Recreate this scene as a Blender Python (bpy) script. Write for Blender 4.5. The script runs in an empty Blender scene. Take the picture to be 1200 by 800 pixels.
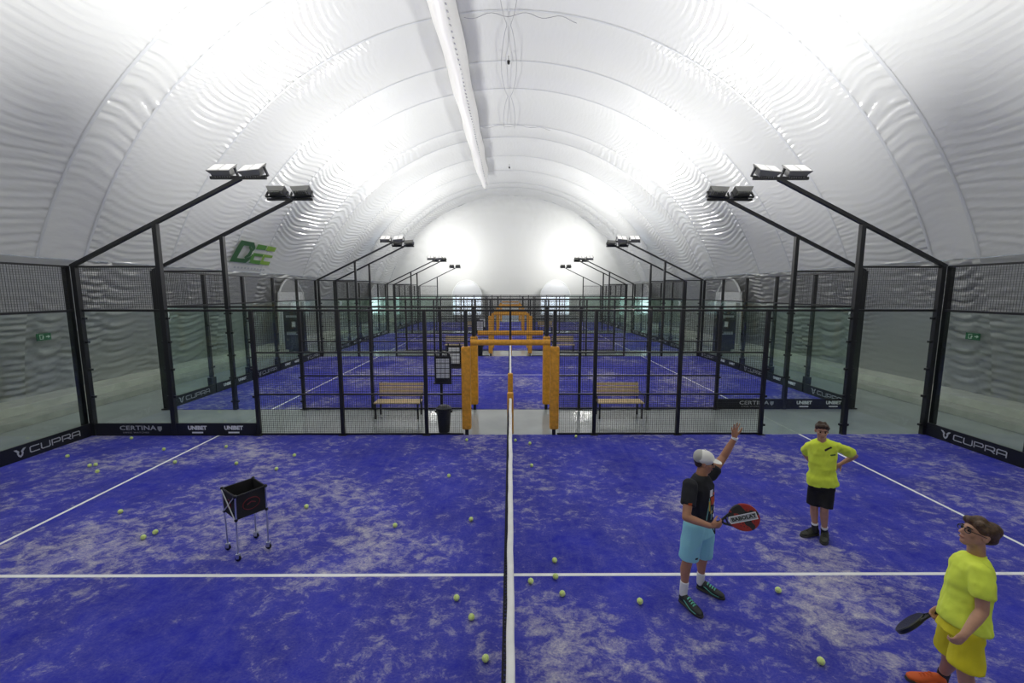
import bpy, bmesh, math, random
import numpy as np
from mathutils import Vector, Matrix
from mathutils.bvhtree import BVHTree

random.seed(7)
rng = np.random.RandomState(11)
S = bpy.context.scene
COL = S.collection
PI = math.pi

# ---------------------------------------------------------------- camera
FPX, PITCH, YAW = 490.0, math.radians(6.87), math.radians(-0.23)
CAM = Vector((0.0, 0.3, 3.43))
cd = bpy.data.cameras.new('camera')
cd.sensor_width = 36.0
cd.lens = FPX / 1200.0 * 36.0
cd.clip_end = 300
cam = bpy.data.objects.new('camera', cd)
COL.objects.link(cam)
cam.location = CAM
cam.rotation_euler = (math.radians(90) - PITCH, 0, YAW)
S.camera = cam
CROT = cam.rotation_euler.to_matrix()

# ---------------------------------------------------------------- world and exposure
w = bpy.data.worlds.new('world'); S.world = w
w.use_nodes = True
w.node_tree.nodes['Background'].inputs[0].default_value = (0.55, 0.62, 0.7, 1)
w.node_tree.nodes['Background'].inputs[1].default_value = 0.3
S.view_settings.view_transform = 'Standard'
S.view_settings.look = 'None'
S.view_settings.exposure = 0.22
S.view_settings.gamma = 1.0
S.view_settings.use_curve_mapping = False
S.cycles.transparent_max_bounces = 64
LAMP_W = 150.0          # power of one floodlight


def ray(u, v):
    d = CROT @ Vector(((u - 600) / FPX, -(v - 400) / FPX, -1.0))
    return d


def ground(u, v, z=0.0):
    d = ray(u, v)
    t = (z - CAM.z) / d.z
    return CAM + d * t


def P(u, v, D):
    """point on the ray of a photo pixel at depth D (metres along Y) from the camera"""
    d = ray(u, v)
    return CAM + d * (D / d.y)


# ---------------------------------------------------------------- materials
def nodes(name):
    m = bpy.data.materials.new(name)
    m.use_nodes = True
    nt = m.node_tree
    return m, nt, nt.nodes['Principled BSDF'], nt.nodes, nt.links


def mat(name, col, rough=0.5, metal=0.0, spec=0.5, var=0.0, vscale=20.0, bump=0.0, bscale=80.0, emit=None, estr=0.0, sheen=0.0):
    m, nt, b, N, L = nodes(name)
    b.inputs['Base Color'].default_value = (*col, 1)
    b.inputs['Roughness'].default_value = rough
    b.inputs['Metallic'].default_value = metal
    b.inputs['Specular IOR Level'].default_value = spec
    if sheen:
        b.inputs['Sheen Weight'].default_value = sheen
    if var > 0 or bump > 0:
        tc = N.new('ShaderNodeTexCoord')
    if var > 0:
        n = N.new('ShaderNodeTexNoise'); n.inputs['Scale'].default_value = vscale; n.inputs['Detail'].default_value = 4
        L.new(tc.outputs['Object'], n.inputs['Vector'])
        r = N.new('ShaderNodeValToRGB')
        r.color_ramp.elements[0].position = 0.3; r.color_ramp.elements[1].position = 0.7
        r.color_ramp.elements[0].color = (*[c * (1 - var) for c in col], 1)
        r.color_ramp.elements[1].color = (*[min(1, c * (1 + var)) for c in col], 1)
        L.new(n.outputs['Fac'], r.inputs['Fac']); L.new(r.outputs['Color'], b.inputs['Base Color'])
    if bump > 0:
        n2 = N.new('ShaderNodeTexNoise'); n2.inputs['Scale'].default_value = bscale; n2.inputs['Detail'].default_value = 3
        L.new(tc.outputs['Object'], n2.inputs['Vector'])
        bp = N.new('ShaderNodeBump'); bp.inputs['Strength'].default_value = bump; bp.inputs['Distance'].default_value = 0.01
        L.new(n2.outputs['Fac'], bp.inputs['Height']); L.new(bp.outputs['Normal'], b.inputs['Normal'])
    if emit:
        b.inputs['Emission Color'].default_value = (*emit, 1)
        b.inputs['Emission Strength'].default_value = estr
    return m


def mat_glass():
    m, nt, b, N, L = nodes('court_glass')
    N.remove(b)
    out = N['Material Output']
    tr = N.new('ShaderNodeBsdfTransparent'); tr.inputs['Color'].default_value = (0.93, 0.967, 0.948, 1)
    gl = N.new('ShaderNodeBsdfGlossy'); gl.inputs['Roughness'].default_value = 0.03
    gl.inputs['Color'].default_value = (0.85, 0.95, 0.9, 1)
    lw = N.new('ShaderNodeLayerWeight'); lw.inputs['Blend'].default_value = 0.5
    pw = N.new('ShaderNodeMath'); pw.operation = 'POWER'; pw.inputs[1].default_value = 5.0
    fr = N.new('ShaderNodeMath'); fr.operation = 'MULTIPLY_ADD'; fr.inputs[1].default_value = 0.7; fr.inputs[2].default_value = 0.035
    L.new(lw.outputs['Facing'], pw.inputs[0]); L.new(pw.outputs[0], fr.inputs[0])
    mx = N.new('ShaderNodeMixShader')
    L.new(fr.outputs[0], mx.inputs['Fac']); L.new(tr.outputs['BSDF'], mx.inputs[1]); L.new(gl.outputs['BSDF'], mx.inputs[2])
    L.new(mx.outputs['Shader'], out.inputs['Surface'])
    return m


def mat_turf():
    m, nt, b, N, L = nodes('blue_turf')
    b.inputs['Roughness'].default_value = 0.9
    b.inputs['Specular IOR Level'].default_value = 0.15
    tc = N.new('ShaderNodeTexCoord')

    def noise(scale, detail, rough=0.55, sx=1.0, sy=1.0, rot=0.0, dist=0.0):
        mp = N.new('ShaderNodeMapping'); mp.inputs['Scale'].default_value = (sx, sy, 1); mp.inputs['Rotation'].default_value = (0, 0, rot)
        L.new(tc.outputs['Object'], mp.inputs['Vector'])
        n = N.new('ShaderNodeTexNoise'); n.inputs['Scale'].default_value = scale; n.inputs['Detail'].default_value = detail
        n.inputs['Roughness'].default_value = rough; n.inputs['Distortion'].default_value = dist
        L.new(mp.outputs['Vector'], n.inputs['Vector'])
        return n.outputs['Fac']

    def ramp(fac, a, bb, ca=(0, 0, 0, 1), cb=(1, 1, 1, 1)):
        r = N.new('ShaderNodeValToRGB'); r.color_ramp.elements[0].position = a; r.color_ramp.elements[1].position = bb
        r.color_ramp.elements[0].color = ca; r.color_ramp.elements[1].color = cb
        L.new(fac, r.inputs['Fac']); return r.outputs['Color']

    def math_(op, a, bb):
        n = N.new('ShaderNodeMath'); n.operation = op
        for i, x in enumerate((a, bb)):
            if isinstance(x, (int, float)): n.inputs[i].default_value = x
            else: L.new(x, n.inputs[i])
        return n.outputs[0]
    big = noise(0.42, 3, 0.6, dist=0.5)
    blot = noise(4.6, 12, 0.76, 1.0, 1.35, 0.6, 0.4)
    fine = ramp(noise(38, 4, 0.8, 1.0, 1.5, 0.6), 0.30, 0.72)
    track = ramp(noise(6.0, 4, 0.65, 1.0, 0.14, 0.08), 0.50, 0.75)
    lvl = math_('ADD', blot, math_('MULTIPLY', math_('SUBTRACT', big, 0.5), 0.70))
    patch = ramp(lvl, 0.52, 0.78)
    haze = ramp(lvl, 0.30, 0.62)
    sand = math_('MULTIPLY', patch, math_('ADD', math_('MULTIPLY', fine, 0.65), 0.35))
    sand = math_('ADD', sand, math_('MULTIPLY', haze, math_('ADD', math_('MULTIPLY', fine, 0.16), 0.02)))
    sand = math_('ADD', sand, math_('MULTIPLY', math_('MULTIPLY', track, fine), 0.12))
    sand = math_('MINIMUM', sand, 0.88)
    base = ramp(noise(1.1, 4), 0.3, 0.75, (0.023, 0.028, 0.33, 1), (0.040, 0.049, 0.50, 1))
    mx = N.new('ShaderNodeMix'); mx.data_type = 'RGBA'
    L.new(sand, mx.inputs['Factor']); L.new(base, mx.inputs['A']); mx.inputs['B'].default_value = (0.74, 0.70, 0.64, 1)
    L.new(mx.outputs['Result'], b.inputs['Base Color'])
    bp = N.new('ShaderNodeBump'); bp.inputs['Strength'].default_value = 0.35; bp.inputs['Distance'].default_value = 0.012
    L.new(fine, bp.inputs['Height']); L.new(bp.outputs['Normal'], b.inputs['Normal'])
    return m


def mat_concrete():
    m, nt, b, N, L = nodes('painted_concrete')
    tc = N.new('ShaderNodeTexCoord')
    n = N.new('ShaderNodeTexNoise'); n.inputs['Scale'].default_value = 0.8; n.inputs['Detail'].default_value = 6
    L.new(tc.outputs['Object'], n.inputs['Vector'])
    r = N.new('ShaderNodeValToRGB'); r.color_ramp.elements[0].position = 0.3; r.color_ramp.elements[1].position = 0.75
    r.color_ramp.elements[0].color = (0.31, 0.34, 0.345, 1); r.color_ramp.elements[1].color = (0.42, 0.45, 0.45, 1)
    L.new(n.outputs['Fac'], r.inputs['Fac']); L.new(r.outputs['Color'], b.inputs['Base Color'])
    b.inputs['Roughness'].default_value = 0.14
    return m


def mat_racket():
    m, nt, b, N, L = nodes('racket_red_black')
    tc = N.new('ShaderNodeTexCoord')
    n = N.new('ShaderNodeTexNoise'); n.inputs['Scale'].default_value = 9; n.inputs['Detail'].default_value = 1
    L.new(tc.outputs['Object'], n.inputs['Vector'])
    r = N.new('ShaderNodeValToRGB'); r.color_ramp.interpolation = 'CONSTANT'
    r.color_ramp.elements[0].color = (0.012, 0.012, 0.014, 1)
    r.color_ramp.elements[1].position = 0.5; r.color_ramp.elements[1].color = (0.33, 0.02, 0.015, 1)
    L.new(n.outputs['Fac'], r.inputs['Fac']); L.new(r.outputs['Color'], b.inputs['Base Color'])
    b.inputs['Roughness'].default_value = 0.3
    return m


def mat_membrane(name, col, rough, bump=0.25):
    m, nt, b, N, L = nodes(name)
    b.inputs['Base Color'].default_value = (*col, 1)
    b.inputs['Roughness'].default_value = rough
    b.inputs['Specular IOR Level'].default_value = 0.5
    tc = N.new('ShaderNodeTexCoord')
    mp = N.new('ShaderNodeMapping'); mp.inputs['Scale'].default_value = (1.2, 0.35, 1.2)
    n = N.new('ShaderNodeTexNoise'); n.inputs['Scale'].default_value = 6; n.inputs['Detail'].default_value = 4
    L.new(tc.outputs['Object'], mp.inputs['Vector']); L.new(mp.outputs['Vector'], n.inputs['Vector'])
    bp = N.new('ShaderNodeBump'); bp.inputs['Strength'].default_value = bump; bp.inputs['Distance'].default_value = 0.03
    L.new(n.outputs['Fac'], bp.inputs['Height']); L.new(bp.outputs['Normal'], b.inputs['Normal'])
    return m


M = dict(
    white_membrane=mat_membrane('white_membrane', (0.638, 0.645, 0.625), 0.16),
    strip_membrane=mat_membrane('welded_strip', (0.58, 0.595, 0.60), 0.24),
    grey_lining=mat_membrane('grey_lining', (0.35, 0.357, 0.347), 0.28),
    turf=mat_turf(), concrete=mat_concrete(), glass=mat_glass(),
    line=mat('line_white', (0.92, 0.92, 0.92), 0.85, var=0.06, vscale=9),
    ledge=mat('ledge_concrete', (0.56, 0.57, 0.51), 0.7, var=0.12, vscale=3),
    ledge2=mat('ledge_step', (0.42, 0.43, 0.385), 0.7, var=0.12, vscale=3),
    black=mat('black_steel', (0.010, 0.011, 0.013), 0.42),
    wire=mat('black_wire', (0.012, 0.013, 0.014), 0.5),
    board=mat('board_black', (0.008, 0.009, 0.014), 0.5),
    print_white=mat('print_white', (0.82, 0.84, 0.86), 0.6),
    print_logo=mat('print_silver', (0.50, 0.52, 0.54), 0.6),
    print_grey=mat('print_grey', (0.36, 0.38, 0.40), 0.6),
    pad=mat('orange_pad', (0.72, 0.34, 0.03), 0.55, var=0.18, vscale=14, bump=0.3, bscale=30),
    netmesh=mat('net_cord', (0.012, 0.012, 0.014), 0.8),
    tape=mat('net_tape', (0.82, 0.82, 0.80), 0.7, var=0.06, vscale=6),
    wood=mat('bench_wood', (0.70, 0.55, 0.31), 0.5, var=0.15, vscale=9),
    bin=mat('bin_plastic', (0.022, 0.027, 0.032), 0.45),
    alu=mat('aluminium', (0.62, 0.64, 0.66), 0.3, metal=1.0),
    lampbody=mat('lamp_body', (0.25, 0.25, 0.235), 0.45, metal=0.3),
    lamplens=mat('lamp_lens', (0.45, 0.45, 0.45), 0.2, emit=(1, 0.98, 0.94), estr=0.45),
    ball=mat('ball_felt', (0.72, 0.88, 0.28), 0.95, var=0.1, vscale=60),
    seam=mat('ball_seam', (0.8, 0.82, 0.75), 0.8),
    basket=mat('basket_fabric', (0.014, 0.014, 0.015), 0.85, bump=0.2, bscale=120),
    red=mat('print_red', (0.16, 0.015, 0.02), 0.7),
    green=mat('exit_green', (0.025, 0.14, 0.06), 0.5),
    exit_white=mat('exit_white', (0.55, 0.68, 0.58), 0.5),
    logo_dark=mat('logo_dark_green', (0.025, 0.10, 0.03), 0.5),
    logo_mid=mat('logo_green', (0.07, 0.22, 0.03), 0.5),
    logo_light=mat('logo_lime', (0.20, 0.36, 0.035), 0.5),
    doorwhite=mat('door_white', (0.72, 0.74, 0.72), 0.5),
    daylight=mat('daylit_pane', (0.6, 0.7, 0.85), 0.2, emit=(0.80, 0.90, 1.0), estr=1.6),
    banner=mat('banner_navy', (0.010, 0.012, 0.022), 0.5),
    cable=mat('cable_grey', (0.30, 0.30, 0.32), 0.6),
    duct=mat('duct_fabric', (0.80, 0.79, 0.76), 0.45),
    skin=mat('skin_tan', (0.46, 0.225, 0.13), 0.5, var=0.08, vscale=12),
    skin2=mat('skin_light', (0.52, 0.28, 0.175), 0.5, var=0.08, vscale=12),
    lips=mat('lips', (0.30, 0.10, 0.08), 0.5),
    eye=mat('eye_dark', (0.03, 0.02, 0.015), 0.2),
    brow=mat('brow_brown', (0.06, 0.035, 0.02), 0.8),
    hair=mat('hair_brown', (0.055, 0.030, 0.016), 0.55, var=0.45, vscale=55, bump=0.6, bscale=70),
    hair2=mat('hair_chestnut', (0.085, 0.045, 0.02), 0.5, var=0.5, vscale=45, bump=0.6, bscale=70),
    tee_black=mat('tee_black', (0.013, 0.014, 0.018), 0.85, bump=0.35, bscale=14),
    tee_neon=mat('tee_neon', (0.82, 0.98, 0.07), 0.8, bump=0.45, bscale=12),
    tee_neon2=mat('tee_neon_bright', (0.84, 1.0, 0.09), 0.8, bump=0.45, bscale=12),
    shorts_aqua=mat('shorts_aqua', (0.32, 0.72, 0.80), 0.8, bump=0.4, bscale=12),
    shorts_black=mat('shorts_black', (0.007, 0.007, 0.008), 0.85, bump=0.3, bscale=12),
    shorts_yellow=mat('shorts_yellow', (0.80, 0.70, 0.015), 0.75, bump=0.5, bscale=12),
    sock=mat('sock_white', (0.82, 0.82, 0.82), 0.9, bump=0.3, bscale=90),
    sock_dark=mat('sock_dark', (0.03, 0.03, 0.035), 0.9),
    shoe=mat('shoe_dark', (0.02, 0.025, 0.024), 0.6, var=0.4, vscale=20),
    shoe_grey=mat('shoe_olive', (0.035, 0.038, 0.028), 0.6, var=0.4, vscale=20),
    shoe_orange=mat('shoe_orange', (0.75, 0.13, 0.02), 0.6),
    mint=mat('lace_mint', (0.15, 0.55, 0.42), 0.6),
    sole=mat('shoe_sole', (0.05, 0.05, 0.05), 0.7),
    cap=mat('cap_white', (0.82, 0.81, 0.77), 0.85, bump=0.2, bscale=60),
    capmesh=mat('cap_panel', (0.46, 0.46, 0.43), 0.9, bump=0.5, bscale=160),
    racket=mat_racket(),
    racket_black=mat('racket_black', (0.012, 0.015, 0.014), 0.35),
    grip=mat('grip_dark', (0.02, 0.022, 0.03), 0.8),
    grip_white=mat('grip_white', (0.65, 0.60, 0.60), 0.8),
    gold=mat('print_yellow', (0.65, 0.50, 0.05), 0.7),
    orange=mat('print_orange', (0.60, 0.10, 0.03), 0.7),
    teal=mat('print_teal', (0.20, 0.45, 0.42), 0.7),
    frame=mat('spectacle_frame', (0.01, 0.01, 0.012), 0.3),
)

# ---------------------------------------------------------------- object helpers
WLOC = {}


def put(name, mesh, parent=None, loc=(0, 0, 0), rot=None, kind=None):
    o = bpy.data.objects.new(name, mesh)
    COL.objects.link(o)
    loc = Vector(loc)
    WLOC[o.name] = loc.copy()
    if parent is not None:
        o.parent = parent
        o.location = loc - WLOC[parent.name]
    else:
        o.location = loc
    if rot is not None:
        o.rotation_euler = rot
    if kind:
        o['kind'] = kind
    return o


def empty(name, loc=(0, 0, 0)):
    o = put(name, None, None, loc)
    o.empty_display_size = 0.1
    return o


def tag(o, label, cat, group=None):
    o['label'] = label; o['category'] = cat
    if group: o['group'] = group
    return o


def mesh_of(name, verts, faces, m, smooth=False):
    me = bpy.data.meshes.new(name)
    me.from_pydata([tuple(v) for v in verts], [], [tuple(f) for f in faces])
    me.materials.append(m)
    if smooth:
        me.polygons.foreach_set('use_smooth', [True] * len(me.polygons))
    me.update()
    return me


def bm_mesh(name, bm, m, smooth=False, fixn=True):
    if fixn:
        bmesh.ops.recalc_face_normals(bm, faces=bm.faces)
    me = bpy.data.meshes.new(name)
    bm.to_mesh(me); bm.free()
    me.materials.append(m)
    if smooth:
        me.polygons.foreach_set('use_smooth', [True] * len(me.polygons))
    return me


_cache = {}


def box(name, x, y, z, m, parent=None, bevel=0.0, kind=None):
    """a box part given by its world ranges; alike boxes share one mesh"""
    d = tuple(round(a[1] - a[0], 4) for a in (x, y, z))
    key = (d, m.name, bevel)
    if key not in _cache:
        bm = bmesh.new()
        bmesh.ops.create_cube(bm, size=1.0, matrix=Matrix.Diagonal((*d, 1)))
        if bevel:
            bmesh.ops.bevel(bm, geom=bm.edges[:], offset=bevel, segments=2, affect='EDGES', profile=0.6)
        _cache[key] = bm_mesh(name, bm, m)
    return put(name, _cache[key], parent, ((x[0] + x[1]) / 2, (y[0] + y[1]) / 2, (z[0] + z[1]) / 2), kind=kind)


def frame_of(d):
    d = Vector(d).normalized()
    a = Vector((0, 0, 1)) if abs(d.z) < 0.9 else Vector((1, 0, 0))
    s = d.cross(a).normalized()
    return s, d.cross(s).normalized(), d


def add_tube(bm, p0, p1, r0, r1=None, n=8, sq=False):
    r1 = r0 if r1 is None else r1
    p0, p1 = Vector(p0), Vector(p1)
    s, t, d = frame_of(p1 - p0)
    rings = []
    for p, r in ((p0, r0), (p1, r1)):
        rings.append([bm.verts.new(p + (s * math.cos(2 * PI * (k + .5) / n) + t * math.sin(2 * PI * (k + .5) / n)) * r) for k in range(n)])
    for k in range(n):
        bm.faces.new((rings[0][k], rings[0][(k + 1) % n], rings[1][(k + 1) % n], rings[1][k]))
    bm.faces.new(rings[0][::-1]); bm.faces.new(rings[1])


def add_path(bm, pts, r, n=6):
    for a, b in zip(pts[:-1], pts[1:]):
        add_tube(bm, a, b, r, n=n)


def add_box(bm, x, y, z):
    vs = [bm.verts.new((x[i], y[j], z[k])) for i in (0, 1) for j in (0, 1) for k in (0, 1)]
    for f in ((0, 1, 3, 2), (4, 6, 7, 5), (0, 4, 5, 1), (2, 3, 7, 6), (0, 2, 6, 4), (1, 5, 7, 3)):
        bm.faces.new([vs[i] for i in f])


def tube(name, p0, p1, r, m, parent=None, n=8, r1=None):
    bm = bmesh.new()
    c = (Vector(p0) + Vector(p1)) / 2
    add_tube(bm, Vector(p0) - c, Vector(p1) - c, r, r1, n)
    return put(name, bm_mesh(name, bm, m), parent, c)


def text_mesh(s, size, m, xs=1.0, depth=0.002, spacing=1.0, bold=0.0):
    cu = bpy.data.curves.new('lettering', 'FONT')
    cu.body = s; cu.size = size; cu.align_x = 'CENTER'; cu.align_y = 'CENTER'
    cu.extrude = depth; cu.space_character = spacing; cu.offset = bold; cu.resolution_u = 2
    o = bpy.data.objects.new('lettering_tmp', cu); COL.objects.link(o)
    dg = bpy.context.evaluated_depsgraph_get()
    me = bpy.data.meshes.new_from_object(o.evaluated_get(dg))
    bpy.data.objects.remove(o); bpy.data.curves.remove(cu)
    me.name = 'lettering'
    for v in me.vertices:
        v.co.x *= xs
    me.materials.clear(); me.materials.append(m)
    return me


def flat_poly(polys, m, depth=0.003):
    """flat shapes in the XY plane with a little thickness"""
    bm = bmesh.new()
    for poly in polys:
        a = [bm.verts.new((p[0], p[1], 0)) for p in poly]
        b = [bm.verts.new((p[0], p[1], depth)) for p in poly]
        bm.faces.new(a[::-1]); bm.faces.new(b)
        n = len(a)
        for k in range(n):
            bm.faces.new((a[k], a[(k + 1) % n], b[(k + 1) % n], b[k]))
    return bm_mesh('shape', bm, m)


# facing rotations for things whose local X is to the right, local Y up, local Z out of the face
FACE = {'-y': (PI / 2, 0, 0), '+x': (PI / 2, 0, PI / 2), '-x': (PI / 2, 0, -PI / 2)}

# ================================================================ SETTING
COURT0 = [0.0, 12.2, 24.4, 36.6]          # near edge of each of the four courts
Y_BACK, Y_FRONT = 45.5, -6.0

floor_me = mesh_of('floor', [(-14.2, Y_FRONT - .5, 0), (14.2, Y_FRONT - .5, 0), (14.2, 54, 0), (-14.2, 54, 0),
                             (-14.2, Y_FRONT - .5, -.2), (14.2, Y_FRONT - .5, -.2), (14.2, 54, -.2), (-14.2, 54, -.2)],
                   [(0, 1, 2, 3), (7, 6, 5, 4), (0, 4, 5, 1), (1, 5, 6, 2), (2, 6, 7, 3), (3, 7, 4, 0)], M['concrete'])
floor = put('floor', floor_me, kind='structure')
for i, y0 in enumerate(COURT0):
    t = box('turf', (-10, 10), (y0, y0 + 10), (0.001, 0.012), M['turf'], floor)
    for sx in (-1, 1):
        box('court_line', (sx * 6.95 - .025, sx * 6.95 + .025), (y0, y0 + 10), (0.0125, 0.0145), M['line'], t)
    box('court_line', (-6.95, 6.95), (y0 + 4.975, y0 + 5.025), (0.0125, 0.0143), M['line'], t)

# ---- the air dome: a barrel of welded ring panels
R0, ZC = 13.86, -0.5
ZJ = 4.35                                   # where the grey lining meets the white skin
A_TOP = math.acos((ZJ - ZC) / R0)           # angle from the crown
A_LOW = math.acos((0.05 - ZC) / R0)
SEAMS = [Y_FRONT, -1.0, 4.0, 8.6, 12.0, 13.3, 16.5, 19.8, 22.3, 26.8, 28.8, 32.6, 36.3, 40.2, 42.0, Y_BACK]


def snoise(a, b, seed, n=7, f0=1.0):
    r = np.random.RandomState(seed)
    v = np.zeros_like(a)
    for k in range(n):
        f = f0 * (1 + 0.55 * k)
        th = r.uniform(0, 2 * PI)
        v += np.sin(f * (a * math.cos(th) + b * math.sin(th)) + r.uniform(0, 2 * PI)) / (1 + 0.5 * k)
    return v / 2.2


def dome_panel(name, y0, y1, a0, a1, m, parent, ds, lam, amp, seed, fade=True, inset=0.0, sag=0.22, low=0.30):
    wd = y1 - y0
    nt = max(10, int(wd / 0.18))
    ns = max(8, int(abs(a1 - a0) * R0 / ds))
    T, A = np.meshgrid(np.linspace(0, 1, nt + 1), np.linspace(a0, a1, ns + 1), indexing='ij')
    Y = y0 + T * wd
    s = np.abs(A) * R0                         # arc length from the crown
    bow = 4 * T * (1 - T)
    wob = snoise(s * 0.9, Y * 1.1, seed, 7)
    ph = (s - sag * min(wd, 3.5) * 0.5 * bow) / lam + 0.55 * wob
    wave = (1.0 - 2.0 * np.abs(np.sin(PI * ph)) ** 0.8) + 0.55 * np.sin(2 * PI * (ph * 1.73 + 0.4 * snoise(s, Y * 1.5, seed + 5)))
    edge = np.abs(2 * T - 1)
    env = (low + (1 - low) * edge ** 1.6) * np.clip(0.55 + 0.6 * snoise(s * 0.6, Y * 0.5, seed + 9), 0.12, 1.3)
    if fade:
        x = np.clip((np.abs(A) - 0.30) / 0.30, 0, 1)
        env = env * (x * x * (3 - 2 * x) * 0.93 + 0.07)
    env = env * np.clip(np.minimum(T, 1 - T) * wd / 0.16, 0, 1)     # taut at the welds
    r = R0 - inset + 0.030 * min(wd, 4.0) * bow + amp * wave * env
    X = np.sin(A) * r
    Z = ZC + np.cos(A) * r
    V = np.stack([X, Y, Z], -1).reshape(-1, 3)
    idx = np.arange((nt + 1) * (ns + 1)).reshape(nt + 1, ns + 1)
    F = np.stack([idx[:-1, :-1], idx[:-1, 1:], idx[1:, 1:], idx[1:, :-1]], -1).reshape(-1, 4)
    me = bpy.data.meshes.new(name)
    me.from_pydata(V.tolist(), [], F.tolist())
    me.materials.append(m)
    me.polygons.foreach_set('use_smooth', [True] * len(me.polygons))
    me.update()
    return put(name, me, parent)


ceiling = empty('ceiling'); ceiling['kind'] = 'structure'
wall_left = empty('wall_left'); wall_left['kind'] = 'structure'
wall_right = empty('wall_right'); wall_right['kind'] = 'structure'
for i, (a, b) in enumerate(zip(SEAMS[:-1], SEAMS[1:])):
    strip = (b - a) < 2.1 and i > 2
    dome_panel('membrane_panel', a, b, -A_TOP, A_TOP, M['white_membrane'], ceiling, 0.045, 0.25 if not strip else 0.42,
               0.058 if not strip else 0.05, 40 + i, sag=0.30 if not strip else -0.3)
    for sgn, wl in ((-1, wall_left), (1, wall_right)):
        dome_panel('lining_panel', a, b, sgn * A_LOW, sgn * (A_TOP + 0.001), M['grey_lining'], wl, 0.04, 0.34, 0.085, 90 + i * 2 + sgn, fade=False, inset=0.02, sag=0.75, low=0.62)
    # welded seam strips standing a little proud of the skin
    if i > 0:
        n = 96
        vs, fs = [], []
        for k in range(n + 1):
            an = -A_TOP + 2 * A_TOP * k / n
            for dy, rr in ((-0.05, R0 - 0.004), (0, R0 - 0.022), (0.05, R0 - 0.004)):
                vs.append((math.sin(an) * rr, a + dy, ZC + math.cos(an) * rr))
        for k in range(n):
            q = 3 * k
            fs += [(q, q + 3, q + 4, q + 1), (q + 1, q + 4, q + 5, q + 2)]
        put('seam_strip', mesh_of('seam_strip', vs, fs, M['strip_membrane'], True), ceiling)

# rounded far end of the dome
wall_back = empty('wall_back', (0, Y_BACK, 0)); wall_back['kind'] = 'structure'


def end_cap(name, a0, a1, m, parent, seed, L=7.0, e=0.62):
    nth, ns = 48, max(6, int(abs(a1 - a0) * R0 / 0.25))
    th = np.linspace(0, PI / 2 * 0.985, nth + 1)
    TH, A = np.meshgrid(th, np.linspace(a0, a1, ns + 1), indexing='ij')
    rho = np.cos(TH) ** e
    yy = Y_BACK + L * np.sin(TH) ** e
    r = R0 * rho + 0.016 * np.sin(2 * PI * (A * R0 / 0.9 + 0.8 * snoise(A * 9, TH * 8, seed))) * np.clip(rho, 0.2, 1) + 0.03 * snoise(A * 12, TH * 9, seed + 3)
    X = np.sin(A) * r
    Z = ZC + np.cos(A) * r
    V = np.stack([X, yy, Z], -1).reshape(-1, 3)
    idx = np.arange((nth + 1) * (ns + 1)).reshape(nth + 1, ns + 1)
    F = np.stack([idx[:-1, :-1], idx[:-1, 1:], idx[1:, 1:], idx[1:, :-1]], -1).reshape(-1, 4)
    V[:, 1] -= Y_BACK
    me = bpy.data.meshes.new(name); me.from_pydata(V.tolist(), [], F.tolist()); me.materials.append(m)
    me.polygons.foreach_set('use_smooth', [True] * len(me.polygons)); me.update()
    return put(name, me, parent, (0, Y_BACK, 0))


cuts = [-A_LOW, -0.95, -0.55, -0.22, 0.22, 0.55, 0.95, A_LOW]
for k, (a, b) in enumerate(zip(cuts[:-1], cuts[1:])):
    end_cap('membrane_panel', a, b, M['white_membrane'], wall_back, 200 + k)
# plain end behind the camera
n = 64
vs = [(0, Y_FRONT, 0)] + [(math.sin(-A_LOW + 2 * A_LOW * k / n) * R0, Y_FRONT, ZC + math.cos(-A_LOW + 2 * A_LOW * k / n) * R0) for k in range(n + 1)]
put('wall_front', mesh_of('wall_front', vs, [(0, k + 1, k + 2) for k in range(n)], M['white_membrane']), kind='structure')

# concrete foundation ledges along both walls
for k, sx in enumerate((-1, 1)):
    t1 = box('trim_%d' % (k + 1), tuple(sorted((sx * 12.95, sx * 13.95))), (Y_FRONT, 50), (0, 0.42), M['ledge'], bevel=0.02, kind='structure')
    t2 = box('trim_%d' % (k + 3), tuple(sorted((sx * 12.35, sx * 12.95))), (Y_FRONT, 50), (0, 0.20), M['ledge2'], bevel=0.02, kind='structure')

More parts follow.
